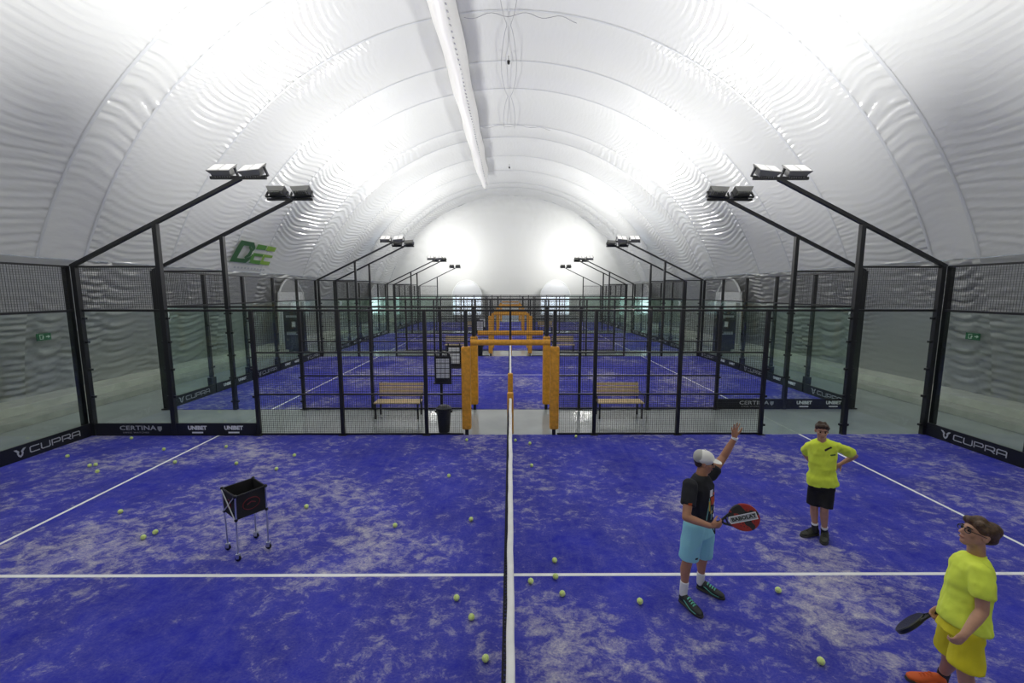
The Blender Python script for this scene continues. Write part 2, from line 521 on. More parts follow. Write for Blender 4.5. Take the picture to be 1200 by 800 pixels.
# ================================================================ doors of the dome
def arch_door(name, c, out, width, top, lit, leaf):
    """arched door module: c = base centre, out = unit vector into the hall, flat against the wall"""
    c = Vector(c); out = Vector(out); side = Vector((0, 0, 1)).cross(out).normalized()
    o = empty(name, c); o['kind'] = 'structure'
    hw = width / 2; spring = top - hw * 1.15
    pts = [(-hw, 0.0), (-hw, spring)] + [(-hw * math.cos(PI * k / 16), spring + (top - spring) * math.sin(PI * k / 16)) for k in range(1, 16)] + [(hw, spring), (hw, 0.0)]
    bm = bmesh.new()
    add_path(bm, [side * p[0] + Vector((0, 0, p[1])) + out * 0.02 for p in pts], 0.055, 8)
    put('arch_frame', bm_mesh('arch_frame', bm, M['doorwhite']), o, c)
    bm = bmesh.new()
    bm.faces.new([bm.verts.new(side * p[0] + Vector((0, 0, p[1])) - out * 0.02) for p in pts])
    put('arch_infill', bm_mesh('arch_infill', bm, M['grey_lining'] if leaf else M['strip_membrane']), o, c)

    def panel(nm, x0, x1, z0, z1, m, d0=0.0, d1=0.05):
        bm = bmesh.new()
        q = []
        for d in (d0, d1):
            q.append([bm.verts.new(side * x + Vector((0, 0, z)) + out * d) for x, z in ((x0, z0), (x1, z0), (x1, z1), (x0, z1))])
        bm.faces.new(q[0][::-1]); bm.faces.new(q[1])
        for k in range(4):
            bm.faces.new((q[0][k], q[0][(k + 1) % 4], q[1][(k + 1) % 4], q[1][k]))
        return put(nm, bm_mesh(nm, bm, m), o, c)
    if leaf:
        panel('door_head', -hw + .05, hw - .05, 2.35, 2.95, M['doorwhite'])
        panel('door_leaf', -hw * .15, hw * .62, 0.05, 2.33, M['doorwhite'])
        panel('door_leaf', -hw + .1, -hw * .2, 0.05, 2.33, M['strip_membrane'])
    if lit:
        z0, z1 = lit
        nx, nz = 4, 4
        for i in range(nx):
            for j in range(nz):
                xa = -hw * .95 + i * hw * 1.9 / nx; za = z0 + j * (z1 - z0) / nz
                panel('pane', xa + .05, xa + hw * 1.9 / nx - .05, za + .05, za + (z1 - z0) / nz - .05, M['daylight'], 0.0, 0.03)
        panel('door_frame', -hw * .97, hw * .97, z0, z1, M['doorwhite'], -0.03, -0.005)
    return o


arch_door('door_1', (-13.0, 25.3, 0.42), (1, 0, 0), 3.0, 3.75, None, True)
arch_door('door_2', (13.0, 25.3, 0.42), (-1, 0, 0), 3.0, 3.75, None, True)
arch_door('door_3', (-5.15, 50.3, 0.0), (0, -1, 0), 3.6, 4.7, (0.6, 2.75), False)
arch_door('door_4', (5.35, 50.3, 0.0), (0, -1, 0), 3.6, 4.7, (0.6, 2.75), False)
arch_door('door_5', (-12.9, 40.5, 0.42), (1, 0, 0), 2.8, 3.6, (0.9, 2.3), False)
arch_door('door_6', (12.9, 40.5, 0.42), (-1, 0, 0), 2.8, 3.6, (0.9, 2.3), False)

# ================================================================ wire mesh panel meshes
_wm = {}


def wire_panel(wd, ht, axis='x', pitch=0.05, r=0.0022):
    key = (round(wd, 3), round(ht, 3), axis)
    if key in _wm: return _wm[key]
    V, F = [], []

    def bar(a, b):
        (x0, z0), (x1, z1) = a, b
        dx, dz = (0, r) if abs(x1 - x0) > abs(z1 - z0) else (r, 0)
        q = len(V)
        for (x, z) in ((x0, z0), (x1, z1)):
            for sgn, sy in ((-1, -1), (1, -1), (1, 1), (-1, 1)):
                V.append((x + dx * sgn, r * sy, z + dz * sgn))
        for k in range(4):
            F.append((q + k, q + (k + 1) % 4, q + 4 + (k + 1) % 4, q + 4 + k))
    nx = int(round(wd / pitch)); nz = int(round(ht / pitch))
    for i in range(1, nx):
        x = -wd / 2 + i * wd / nx; bar((x, -ht / 2), (x, ht / 2))
    for j in range(1, nz):
        z = -ht / 2 + j * ht / nz; bar((-wd / 2, z), (wd / 2, z))
    if axis == 'y':
        V = [(v[1], v[0], v[2]) for v in V]
    _wm[key] = mesh_of('wire_mesh', V, F, M['wire'])
    return _wm[key]


# ================================================================ floodlight masts
def floodlight(mast, c, aim):
    """one floodlight whose lit face looks towards aim"""
    z = (Vector(aim) - Vector(c)).normalized()
    x = Vector((1, 0, 0)); y = z.cross(x).normalized(); x = y.cross(z).normalized()
    R = Matrix((x, y, z)).transposed()
    key = 'flood'
    if key not in _cache:
        bm = bmesh.new()
        # tapered housing with cooling ribs
        lo = [bm.verts.new(v) for v in ((-.19, -.13, -.10), (.19, -.13, -.10), (.19, .13, -.10), (-.19, .13, -.10))]
        hi = [bm.verts.new(v) for v in ((-.26, -.19, .03), (.26, -.19, .03), (.26, .19, .03), (-.26, .19, .03))]
        bm.faces.new(lo[::-1]); bm.faces.new(hi)
        for k in range(4):
            bm.faces.new((lo[k], lo[(k + 1) % 4], hi[(k + 1) % 4], hi[k]))
        for k in range(7):
            xx = -.16 + k * .0533
            add_box(bm, (xx - .008, xx + .008), (-.12, .12), (-.15, -.10))
        _cache[key] = bm_mesh('housing', bm, M['lampbody'])
        bm = bmesh.new()
        for k in (-1, 1):
            add_box(bm, (k * .125 - .11, k * .125 + .11), (-.165, .165), (.031, .042))
        _cache['lens'] = bm_mesh('lens', bm, M['lamplens'])
        bm = bmesh.new()
        add_box(bm, (-.29, -.265), (-.03, .03), (-.17, .02)); add_box(bm, (.265, .29), (-.03, .03), (-.17, .02)); add_box(bm, (-.29, .29), (-.03, .03), (-.19, -.165))
        _cache['yoke'] = bm_mesh('yoke', bm, M['black'])
    h = put('floodlight', _cache['flood'], mast, c)
    h.rotation_euler = R.to_euler()
    for nm in ('lens', 'yoke'):
        q = bpy.data.objects.new('lamp_lens' if nm == 'lens' else 'lamp_yoke', _cache[nm]); COL.objects.link(q); q.parent = h
        WLOC[q.name] = Vector(c)
    return h, z


def mast(fy, sx, ycen, label, lit=True):
    m = empty('floodlight_mast', (sx * 8.0, fy, 0))
    tag(m, label, 'light mast', 'floodlight masts over the courts')
    box('mast_post', (sx * 8 - .05, sx * 8 + .05), (fy - .05, fy + .05), (0.004, 4.93), M['black'], m)
    tube('mast_arm', (sx * 10.0, fy, 3.99), (sx * 6.0, fy, 5.92), 0.055, M['black'], m, 4)
    box('cross_bar', (sx * 6.05 - .62, sx * 6.05 + .62), (fy - .03, fy + .03), (5.90, 5.96), M['black'], m)
    dy = 1 if ycen > fy else -1
    for k in (-1, 1):
        c = Vector((sx * 6.05 + k * .33, fy + dy * .02, 6.12))
        h, z = floodlight(m, c, (sx * 6.4, ycen if dy > 0 else fy - 4.0, 11.8) if fy < 46 else (sx * 6.3, 51.5, 8.3))
        if lit:
            ld = bpy.data.lights.new('floodlight_beam', 'AREA')
            ld.shape = 'RECTANGLE'; ld.size = .5; ld.size_y = .36; ld.energy = LAMP_W; ld.spread = math.radians(165)
            ld.color = (1.0, 0.99, 0.975)
            lo = bpy.data.objects.new('floodlight_beam', ld); COL.objects.link(lo)
            lo.parent = m
            lo.location = c + z * .06 - WLOC[m.name]
            lo.rotation_euler = z.to_track_quat('-Z', 'Y').to_euler()
    return m


# ================================================================ fences
def side_fence(fy, label, clamp_side=1):
    """long side of a court: glass near both corners, wire mesh between, padded gate opening by the net"""
    f = empty('side_fence', (0, fy, 0))
    tag(f, label, 'fence', 'long side fences of the courts')
    B = M['black']
    for sx in (-1, 1):
        s = lambda a, b: tuple(sorted((sx * a, sx * b)))
        box('corner_post', s(9.88, 9.98), (fy - .05, fy + .05), (0.002, 4.0), B, f)
        for x, h in ((6.0, 3.0), (4.0, 3.0), (2.0, 3.0)):
            box('post', s(x - .04, x + .04), (fy - .04, fy + .04), (0.002, h), B, f)
            box('base_plate', s(x - .09, x + .09), (fy - .09, fy + .09), (0.013, 0.022), B, f)
        # glass
        for a, b in ((8.06, 9.85), (6.05, 7.94)):
            box('glass_pane', s(a, b), (fy - .006, fy + .006), (0.03, 2.96), M['glass'], f)
        for x in (6.06, 7.93, 8.07, 9.84):
            for z in (0.25, 0.95, 1.6, 2.25, 2.8):
                box('glass_clamp', s(x - .035, x + .035), (fy - .03, fy + .03), (z - .025, z + .025), B, f)
        # mesh above the corner glass
        put('wire_mesh', wire_panel(1.8, 0.95, 'x'), f, (sx * 8.95, fy, 3.5))
        box('rail', s(8.0, 9.9), (fy - .03, fy + .03), (3.96, 4.0), B, f)
        # mesh bays
        for x0, x1 in ((4.0, 6.0), (2.0, 4.0), (1.08, 2.0)):
            for z0 in (0.03, 1.0, 2.0):
                put('wire_mesh', wire_panel(x1 - x0 - .08, 0.94, 'x'), f, (sx * (x0 + x1) / 2, fy, z0 + .49))
            for z in (0.035, 1.0, 2.0):
                box('rail', s(x0 + .04, x1 - .04), (fy - .02, fy + .02), (z - .018, z + .018), B, f)
        # gate post with its orange pad
        box('gate_post', s(1.0, 1.08), (fy - .04, fy + .04), (0.002, 3.0), B, f)
        box('post_pad', s(.935, 1.145), (fy - .10, fy + .10), (0.16, 2.15), M['pad'], f, bevel=0.04)
    box('rail', (-9.86, 9.86), (fy - .03, fy + .03), (2.96, 3.01), B, f)
    put('wire_mesh', wire_panel(1.96, 0.68, 'x'), f, (0, fy, 2.62))
    box('gate_stile', (-.02, .02), (fy - .02, fy + .02), (2.3, 2.96), B, f)
    bm = bmesh.new(); add_tube(bm, (-.93, 0, 0), (.93, 0, 0), .07, n=12)
    put('lintel_pad', bm_mesh('lintel_pad', bm, M['pad'], False), f, (0, fy, 2.24))
    return f


def back_wall(x, y0, label):
    f = empty('glass_back_wall', (x, y0 + 5, 0))
    tag(f, label, 'glass wall', 'glass end walls of the courts')
    B = M['black']; sx = 1 if x > 0 else -1
    for k in range(6):
        y = y0 + 2 * k
        big = k in (0, 5)
        yy = y + (.07 if k == 0 else (-.07 if k == 5 else 0))
        box('post', (x + sx * .02 - .05 + sx * .05, x + sx * .02 + .05 + sx * .05), (yy - .045, yy + .045), (0.002, 4.0), B, f)
        box('post_foot', (x + sx * .07 - .07, x + sx * .07 + .07), (yy - .11, yy + .11), (0.002, 0.55 if not big else .03), B, f)
        if k < 5:
            box('glass_pane', (x - .006, x + .006), (y + .05, y + 1.95), (0.03, 2.96), M['glass'], f)
            put('wire_mesh', wire_panel(1.9, 0.95, 'y'), f, (x, y + 1, 3.49))
        for z in (0.9, 1.6, 2.3):
            if k in range(1, 5):
                box('glass_clamp', (x - .03, x + .03), (y - .06, y + .06), (z - .025, z + .025), B, f)
    box('rail', (x - .03, x + .03), (y0 + .1, y0 + 9.9), (2.96, 3.01), B, f)
    box('rail', (x - .03, x + .03), (y0 + .1, y0 + 9.9), (3.96, 4.0), B, f)
    return f


NTH = ['the court with the people', 'the first court beyond the benches', 'the middle empty court', 'the farthest court']
side_fence(10.0, 'black mesh and glass fence on the bench side of the court with the people')
side_fence(12.2, 'black mesh and glass fence facing the two nearest wooden benches across the grey walkway')
side_fence(22.2, 'black mesh and glass fence on the far side of the first empty court')
side_fence(24.4, 'black mesh and glass fence on the near side of the second empty court')
side_fence(34.4, 'black mesh and glass fence on the far side of the second empty court')
side_fence(36.6, 'black mesh and glass fence on the near side of the last court before the doors')
side_fence(46.6, 'black mesh and glass fence just in front of the daylit end doors')
WN = ('the green logo wall', 'the plain wall')
CN = ['the players\' court', 'the first empty court', 'the second empty court', 'the last court']
for i, y0 in enumerate(COURT0):
    for sx in (-1, 1):
        back_wall(sx * 10.0, y0, 'glass end wall of %s facing %s' % (CN[i], WN[(sx + 1) // 2]))
MASTF = [(0.0, 0, 'on the open side of the players\' court'), (10.0, 0, 'on the players\' court fence'), (12.2, 1, 'on the fence just behind the nearest benches'),
         (22.2, 1, 'on the far fence of the first empty court'), (24.4, 2, 'on the near fence of the second empty court'),
         (34.4, 2, 'on the far fence of the second empty court'), (36.6, 3, 'on the near fence of the last court'), (46.6, 3, 'on the fence by the daylit doors')]
for fy, ci, txt in MASTF:
    for sx in (-1, 1):
        mast(fy, sx, COURT0[ci] + 5, '%s floodlight mast %s' % (('logo-wall side', 'plain-wall side')[(sx + 1) // 2], txt))


# ================================================================ advertising boards
def emblem(m):
    """the winged Y-shaped mark beside the wide lettering"""
    h = [[(-.085, .065), (-.045, .06), (-.012, .025), (-.03, .0), (-.055, .03)],
         [(.085, .065), (.055, .03), (.03, .0), (.012, .025), (.045, .06)],
         [(-.035, .02), (-.012, .022), (-.022, -.015), (0, -.05), (0, -.075), (-.03, -.05), (-.045, -.005)],
         [(.035, .02), (.045, -.005), (.03, -.05), (0, -.075), (0, -.05), (.022, -.015), (.012, .022)]]
    return flat_poly([[(x * 1.3, y * 1.3) for x, y in q] for q in h], m)


_emb = emblem(M['print_logo'])
def stroke_text(glyphs, w_, h_, gap, th, m):
    bm = bmesh.new(); x = -(len(glyphs) * w_ + (len(glyphs) - 1) * gap) / 2
    for g in glyphs:
        for line in g:
            for (a0, b0), (a1, b1) in zip(line[:-1], line[1:]):
                p, q = Vector((x + a0 * w_, (b0 - .5) * h_, 0)), Vector((x + a1 * w_, (b1 - .5) * h_, 0))
                d = (q - p).normalized() * th / 2; n_ = Vector((-d.y, d.x, 0))
                c4 = [p - d + n_, p - d - n_, q + d - n_, q + d + n_]
                lo = [bm.verts.new(v) for v in c4]; hi = [bm.verts.new(v + Vector((0, 0, .003))) for v in c4]
                bm.faces.new(lo[::-1]); bm.faces.new(hi)
                for k in range(4): bm.faces.new((lo[k], lo[(k + 1) % 4], hi[(k + 1) % 4], hi[k]))
        x += w_ + gap
    return bm_mesh('lettering', bm, m)


_cup = stroke_text([[[(1, 1), (.12, 1), (0, .85), (0, .15), (.12, 0), (1, 0)]], [[(0, 1), (0, .15), (.12, 0), (.88, 0), (1, .15), (1, 1)]],
                    [[(0, 0), (0, 1), (.88, 1), (1, .85), (1, .5), (.88, .36), (.2, .36)]], [[(0, 0), (0, 1), (.88, 1), (1, .85), (1, .5), (.88, .36), (.2, .36)], [(.6, .36), (1, 0)]],
                    [[(0, 0), (0, .85), (.12, 1), (.88, 1), (1, .85), (1, 0)], [(0, .36), (1, .36)]]], .165, .115, .045, .019, M['print_logo'])
_cer = text_mesh('CERTINA', 0.15, M['print_logo'], xs=1.35, spacing=1.05, bold=0.002)
_sub = text_mesh('SWISS WATCHES', 0.05, M['print_grey'], xs=1.35, spacing=1.25)
_uni = text_mesh('UNIBET', 0.13, M['print_white'], xs=1.0, bold=0.006)
_bar = flat_poly([[(-.13, -.018), (.13, -.018), (.13, .018), (-.13, .018)]], M['print_white'])
_shield = flat_poly([[(-.05, .06), (.05, .06), (.05, -.01), (0, -.065), (-.05, -.01)]], M['print_grey'])


def at(name, me, parent, loc, face):
    o = put(name, me, parent, loc); o.rotation_euler = FACE[face]; return o


def ad_end(x, y0, k, txt, label):
    sx = 1 if x > 0 else -1
    ya, yb = y0 + 2 * k + .03, y0 + 2 * k + 1.97
    xi = x - sx * .045
    b = box('advertising_board', tuple(sorted((xi, xi + sx * .03))), (ya, yb), (0.013, 0.32), M['board'])
    tag(b, label, 'board', 'black boards along the glass end walls')
    face = '-x' if sx > 0 else '+x'
    xf = xi - sx * .001
    yc = (ya + yb) / 2
    d = -sx                                   # text runs towards d * Y... left wall +Y, right wall -Y
    if txt == 'CUPRA':
        at('emblem', _emb, b, (xf, yc - d * .50, .17), face)
        at('lettering', _cup, b, (xf, yc + d * .18, .17), face)
    else:
        at('lettering', _uni, b, (xf, yc - d * .4, .19), face)
        at('lettering', _uni, b, (xf, yc + d * .4, .19), face)
    return b


for i, y0 in enumerate(COURT0):
    for sx in (-1, 1):
        for k in range(5):
            if i == 0 and k < 3: continue
            txt = 'UNIBET' if k in (1, 3) else 'CUPRA'
            if i == 0: txt = 'CUPRA'
            where = ['first', 'second', 'middle', 'fourth', 'fifth'][k]
            ad_end(sx * 10, y0, k, txt, '%s black %s board along %s of %s' % (where, txt, ('the logo-wall end', 'the plain-wall end')[(sx + 1) // 2], CN[i]))


def ad_side(fy, x0, x1, kind, label):
    b = box('advertising_board', (x0, x1), (fy - .05, fy - .02), (0.013, 0.315), M['board'])
    tag(b, label, 'board')
    yf = fy - .051
    if kind == 'CERTINA':
        xc = (x0 + x1) / 2
        at('lettering', _cer, b, (xc + .10, yf, .20), '-y')
        at('lettering', _sub, b, (xc + .05, yf, .09), '-y')
        at('emblem', _shield, b, (xc + .62, yf, .18), '-y')
    else:
        for xc in (x0 + .50, x0 + 1.36):
            at('lettering', _uni, b, (xc, yf, .20), '-y')
            at('lettering_bar', _bar, b, (xc, yf, .09), '-y')


ad_side(10.0, -9.84, -8.06, 'CERTINA', 'black CERTINA board in the corner of the players\' court below the glass')
ad_side(10.0, -7.94, -6.05, 'UNIBET', 'black board reading UNIBET twice beside the CERTINA board on the players\' court')
ad_side(12.2, 6.05, 7.94, 'CERTINA', 'black CERTINA board on the first empty court\'s near fence')
ad_side(12.2, 8.06, 9.84, 'UNIBET', 'black board reading UNIBET twice on the first empty court\'s near fence')

# court numbers on the glass corners
for i in (1, 2):
    for sx in (-1, 1):
        me = text_mesh(str(i + 1), 0.32, M['print_white'], bold=0.012)
        o = put('court_number', me, None, (sx * 9.72, COURT0[i] - .012, 2.72)); o.rotation_euler = FACE['-y']
        tag(o, 'white court number %s on the corner glass by %s' % (('two', 'three')[i - 1], WN[(sx + 1) // 2]), 'number')

# ================================================================ nets
def net(y0, label):
    t = empty('court_net', (0, y0 + 5, 0))
    tag(t, label, 'net', 'nets across the courts')
    H = lambda y: .90 + .04 * (2 * abs(y - y0 - 5) / 10) ** 2
    # cord mesh, bellied a little to one side
    bag = lambda t_: -.07 * math.sin(PI * min(1, max(0, t_)))
    V, F = [], []

    def strip(a, b, r=.0016):
        q = len(V)
        d = Vector(b) - Vector(a)
        if abs(d.z) > abs(d.y):
            o1, o2 = Vector((r, 0, 0)), Vector((0, r, 0))
        else:
            o1, o2 = Vector((r, 0, 0)), Vector((0, 0, r))
        for p in (a, b):
            p = Vector(p)
            V.extend([p - o1 - o2, p + o1 - o2, p + o1 + o2, p - o1 + o2])
        for k in range(4):
            F.append((q + k, q + (k + 1) % 4, q + 4 + (k + 1) % 4, q + 4 + k))
    n = 220
    for i in range(1, n):
        y = -4.85 + 9.7 * i / n
        hh = H(y + y0 + 5) - .02
        for a_, b_ in ((0, .33), (.33, .66), (.66, 1)):
            strip((bag(a_), y, .03 + a_ * (hh - .03)), (bag(b_), y, .03 + b_ * (hh - .03)))
    for j in range(21):
        z = .03 + j * .0425
        strip((bag(z / .9), -4.85, z), (bag(z / .9), 4.85, z))
    put('net_mesh', mesh_of('net_mesh', V, F, M['netmesh']), t, (0, y0 + 5, 0))['kind'] = 'stuff'
    # tape folded over the top cord, gently waving
    vs, fs = [], []
    n = 90
    for i in range(n + 1):
        y = -4.86 + 9.72 * i / n
        z = H(y + y0 + 5); dx = .003 * math.sin(i * .55) * math.sin(i * .13) + .0015 * math.sin(i * 1.3)
        for x, zz in ((-.030, -.055), (-.030, -.004), (-.016, .004), (.016, .004), (.030, -.004), (.030, -.055)):
            vs.append((x + dx, y, z + zz))
    for i in range(n):
        for k in range(5):
            q = i * 6 + k
            fs.append((q, q + 1, q + 7, q + 6))
    put('net_tape', mesh_of('net_tape', vs, fs, M['tape'], True), t, (0, y0 + 5, 0))
    for sy in (-1, 1):
        y = y0 + 5 + sy * 4.93
        box('net_post', (-.04, .04), (y - .04, y + .04), (0.013, 1.02), M['black'], t)
        box('post_pad', (-.075, .075), (y - .065, y + .065), (0.06, 1.06), M['pad'], t, bevel=0.03)
    return t


for i, y0 in enumerate(COURT0):
    net(y0, ['long net with white tape dividing the court with the people', 'net with orange padded post across the first empty court', 'net across the second empty court', 'net across the last court before the doors'][i])

# ================================================================ walkway furniture
def bench(x, y, label):
    b = empty('bench', (x, y, 0)); tag(b, label, 'bench', 'wooden benches on the walkways')
    W = 0.62
    for k in range(4):
        yy = y - .20 + k * .115
        box('seat_slat', (x - W, x + W), (yy - .05, yy + .05), (.425, .45), M['wood'], b)
    for k in range(4):
        z = .52 + k * .095; yy = y + .25 + k * .028
        o = box('back_slat', (x - W, x + W), (yy - .011, yy + .011), (z, z + .075), M['wood'], b)
    for sx in (-1, 1):
        xx = x + sx * (W - .05)
        box('leg', (xx - .02, xx + .02), (y - .25, y - .21), (.002, .425), M['black'], b)
        box('leg', (xx - .02, xx + .02), (y + .19, y + .23), (.002, .425), M['black'], b)
        box('seat_bearer', (xx - .02, xx + .02), (y - .25, y + .25), (.395, .425), M['black'], b)
        tube('back_support', (xx, y + .24, .42), (xx, y + .36, .90), .016, M['black'], b, 6)
        bm = bmesh.new()
        add_path(bm, [(sx * (W + .02), -.23, .43), (sx * (W + .02), -.21, .62), (sx * (W + .02), .28, .64)], .014, 6)
        put('arm_rest', bm_mesh('arm_rest', bm, M['black']), b, (x, y, 0))
    return b


def bin_(x, y, label):
    b = empty('waste_bin', (x, y, 0)); tag(b, label, 'bin', 'dark waste bins by the gates')
    bm = bmesh.new()
    add_tube(bm, (0, 0, .002), (0, 0, .54), .135, .175, 20)
    put('bin_body', bm_mesh('bin_body', bm, M['bin']), b, (x, y, 0))
    bm = bmesh.new()
    add_tube(bm, (0, 0, .54), (0, 0, .60), .19, .19, 20); add_tube(bm, (0, 0, .60), (0, 0, .66), .185, .10, 20)
    put('bin_lid', bm_mesh('bin_lid', bm, M['bin']), b, (x, y, 0))
    for sx in (-1, 1):
        box('bin_handle', (x + sx * .19 - .02, x + sx * .19 + .02), (y - .05, y + .05), (.49, .53), M['bin'], b)


def score(x, y, label):
    b = empty('score_board', (x, y, 1.24)); tag(b, label, 'scoreboard', 'flip scoreboards on the fences')
    box('backing', (x - .20, x + .20), (y, y + .025), (1.27, 1.90), M['board'], b)
    for j in range(4):
        for i in range(3):
            xa = x - .155 + i * .105; za = 1.38 + j * .12
            box('score_card', (xa, xa + .095), (y - .006, y), (za, za + .105), M['print_white'], b)
    box('ledge', (x - .21, x + .21), (y - .06, y + .03), (1.245, 1.275), M['board'], b)
    for sx in (-1, 1):
        box('hook', (x + sx * .16 - .015, x + sx * .16 + .015), (y - .03, y + .05), (1.90, 1.96), M['board'], b)


G = [('nearest walkway', 10.0), ('second walkway', 22.2), ('third walkway', 34.4)]
for i, (nm, fy) in enumerate(G):
    y = fy + 1.50
    desc = ['on the walkway behind the players\' court', 'on the walkway beyond the first empty court', 'on the walkway before the last court'][i]
    bench(-3.06, y, 'wooden bench %s, beside the waste bin' % desc)
    bench(2.98, y, 'wooden bench %s, away from the bin' % desc)
    bin_(-1.63, fy + .28, 'dark grey lidded waste bin by the gate %s' % desc)
    score(-1.60, fy + .07, 'black scoreboard with white cards on the players\' side fence %s' % desc.replace('on the walkway ', ''))
    score(-1.60, fy + 2.2 - .12, 'black scoreboard with white cards on the opposite fence %s' % desc.replace('on the walkway ', ''))

# banners beside the arched doors
for sx in (-1, 1):
    c = Vector((sx * 12.0, 23.6, 0))
    b = empty('display_stand', c); tag(b, 'tall dark display stand beside the arched door in %s' % WN[(sx + 1) // 2], 'display', 'dark stands by the side doors')
    box('stand_body', (c.x - .55, c.x + .55), (c.y - .15, c.y + .15), (.05, 2.35), M['banner'], b, bevel=.02)
    box('stand_foot', (c.x - .6, c.x + .6), (c.y - .25, c.y + .25), (.002, .05), M['black'], b)
    box('white_mark', (c.x - .10, c.x + .10), (c.y - .158, c.y - .15), (1.45, 1.75), M['print_white'], b)
    box('grey_panel', (c.x - .40, c.x + .40), (c.y - .158, c.y - .15), (1.02, 1.18), M['print_grey'], b)
    box('grey_panel', (c.x - .40, c.x + .40), (c.y - .158, c.y - .15), (1.98, 2.10), M['print_grey'], b)

# ================================================================ exit signs on the lining
def wall_x(z): return math.sqrt(R0 ** 2 - (z - ZC) ** 2)


for sx in (-1, 1):
    z = 2.12; y = 12.35
    x = sx * (wall_x(z) - .14)
    face = '-x' if sx > 0 else '+x'
    o = empty('exit_sign', (x, y, z)); tag(o, 'small green emergency exit sign on %s' % WN[(sx + 1) // 2], 'sign', 'green exit signs')
    p = lambda polys, m, nm: at(nm, flat_poly(polys, m, .012), o, (x, y, z), face)
    p([[(-.19, -.10), (.19, -.10), (.19, .10), (-.19, .10)]], M['green'], 'sign_plate')
    q = flat_poly([[(-.15, -.09), (-.02, -.09), (-.02, -.07), (-.13, -.07), (-.13, .07), (-.02, .07), (-.02, .09), (-.15, .09)],
                   [(-.06, -.075), (-.03, -.06), (.0, .0), (-.02, .04), (-.05, .03), (-.06, -.02)]], M['exit_white'], .004)
    at('pictogram', q, o, (x - sx * .0125, y, z), face).scale = (.75, .75, 1)
    q = flat_poly([[(.07, -.02), (.14, -.02), (.14, -.06), (.22, .0), (.14, .06), (.14, .02), (.07, .02)]], M['exit_white'], .004)
    at('arrow', q, o, (x - sx * .0125, y, z), face).scale = (.75, .75, 1)

# ================================================================ green logo on the white skin, curved with the dome
def on_skin(polys, m, y0, a0, parent, name, sx=-1):
    """lay 2D shapes (x along +Y, y up the wall) on the inside of the barrel"""
    bm = bmesh.new()
    for poly in polys:
        bm.faces.new([bm.verts.new((p[0], p[1], 0)) for p in poly])
    bmesh.ops.triangulate(bm, faces=bm.faces[:])
    bmesh.ops.subdivide_edges(bm, edges=bm.edges[:], cuts=2)
    for v in bm.verts:
        an = a0 - v.co.y / R0
        r = R0 - .10
        v.co = Vector((sx * math.sin(an) * r, y0 + v.co.x, ZC + math.cos(an) * r))
    return put(name, bm_mesh(name, bm, m, fixn=False), parent)


logo = empty('dome_logo', (-12.9, 18.6, 4.9)); WLOC[logo.name] = Vector((0, 0, 0)); logo.location = (0, 0, 0)
tag(logo, 'green block letter logo with small grey lettering printed on the white dome skin', 'logo')
la = math.acos((5.30 - ZC) / R0)
LS = lambda qs: [[(p[0] * 1.5, p[1] * 1.12) for p in q] for q in qs]
Dp = [[(-1.05, -.48), (-.80, -.48), (-.62, .48), (-.87, .48)], [(-.87, .48), (-.90, .28), (-.30, .28), (-.10, .10), (-.05, .24), (-.22, .48)],
      [(-1.05, -.48), (-.28, -.48), (-.05, -.24), (-.10, -.12), (-.38, -.30), (-1.0, -.30)], [(-.34, .30), (-.12, .12), (-.16, -.14), (-.38, -.30), (-.44, -.22), (-.32, -.08), (-.28, .10), (-.42, .26)]]
on_skin(LS(Dp), M['logo_dark'], 21.15, la, logo, 'letter_d')
E1 = [[(.0, .44), (.52, .44), (.50, .22), (-.02, .20)], [(-.06, .02), (.50, .02), (.49, -.10), (-.02, -.12)], [(-.02, -.30), (.48, -.30), (.46, -.48), (-.14, -.46)], [(-.12, -.06), (.06, -.06), (.06, -.36), (-.10, -.36)]]
on_skin(LS(E1), M['logo_mid'], 21.15, la, logo, 'letter_e')
E2 = [[(p[0] + .56, p[1]) for p in q] for q in E1[:3]] + [[(.50, -.06), (.62, -.06), (.62, -.36), (.48, -.36)]]
on_skin(LS(E2), M['logo_light'], 21.15, la, logo, 'letter_e')
sm = [[(-.78 + k * .17, -.70), (-.68 + k * .17, -.70), (-.68 + k * .17, -.62), (-.78 + k * .17, -.62)] for k in range(10)]
on_skin(LS(sm), M['print_grey'], 21.15, la + .004, logo, 'small_lettering')

# ================================================================ things hung under the crown
duct = empty('hanging_duct', (-2.15, 25, 12.2)); WLOC[duct.name] = Vector((0, 0, 0)); duct.location = (0, 0, 0)
tag(duct, 'long white laced fabric duct hanging below the dome crown', 'duct')
ys = np.linspace(3.0, 37.5, 70)
vs, fs = [], []
prof = [(-.62, .95), (-.50, .55), (-.30, .18), (-.10, .0), (.10, .05), (.22, .30), (.30, .70), (.34, 1.05)]
for i, y in enumerate(ys):
    k = min(1.0, (38.2 - y) / 3.0)
    wob = .03 * math.sin(y * 1.1)
    for x, z in prof:
        vs.append((-2.15 + x * (.55 + .45 * k) + wob, y, 12.15 + z * 1.0 + .02 * math.sin(y * 2.3)))
npf = len(prof)
for i in range(len(ys) - 1):
    for k in range(npf - 1):
        q = i * npf + k
        fs.append((q, q + 1, q + npf + 1, q + npf))
fs.append(tuple(range(npf)))
fs.append(tuple(range((len(ys) - 1) * npf, len(ys) * npf))[::-1])
put('duct_skin', mesh_of('duct_skin', vs, fs, M['duct'], True), duct)
V, F = [], []
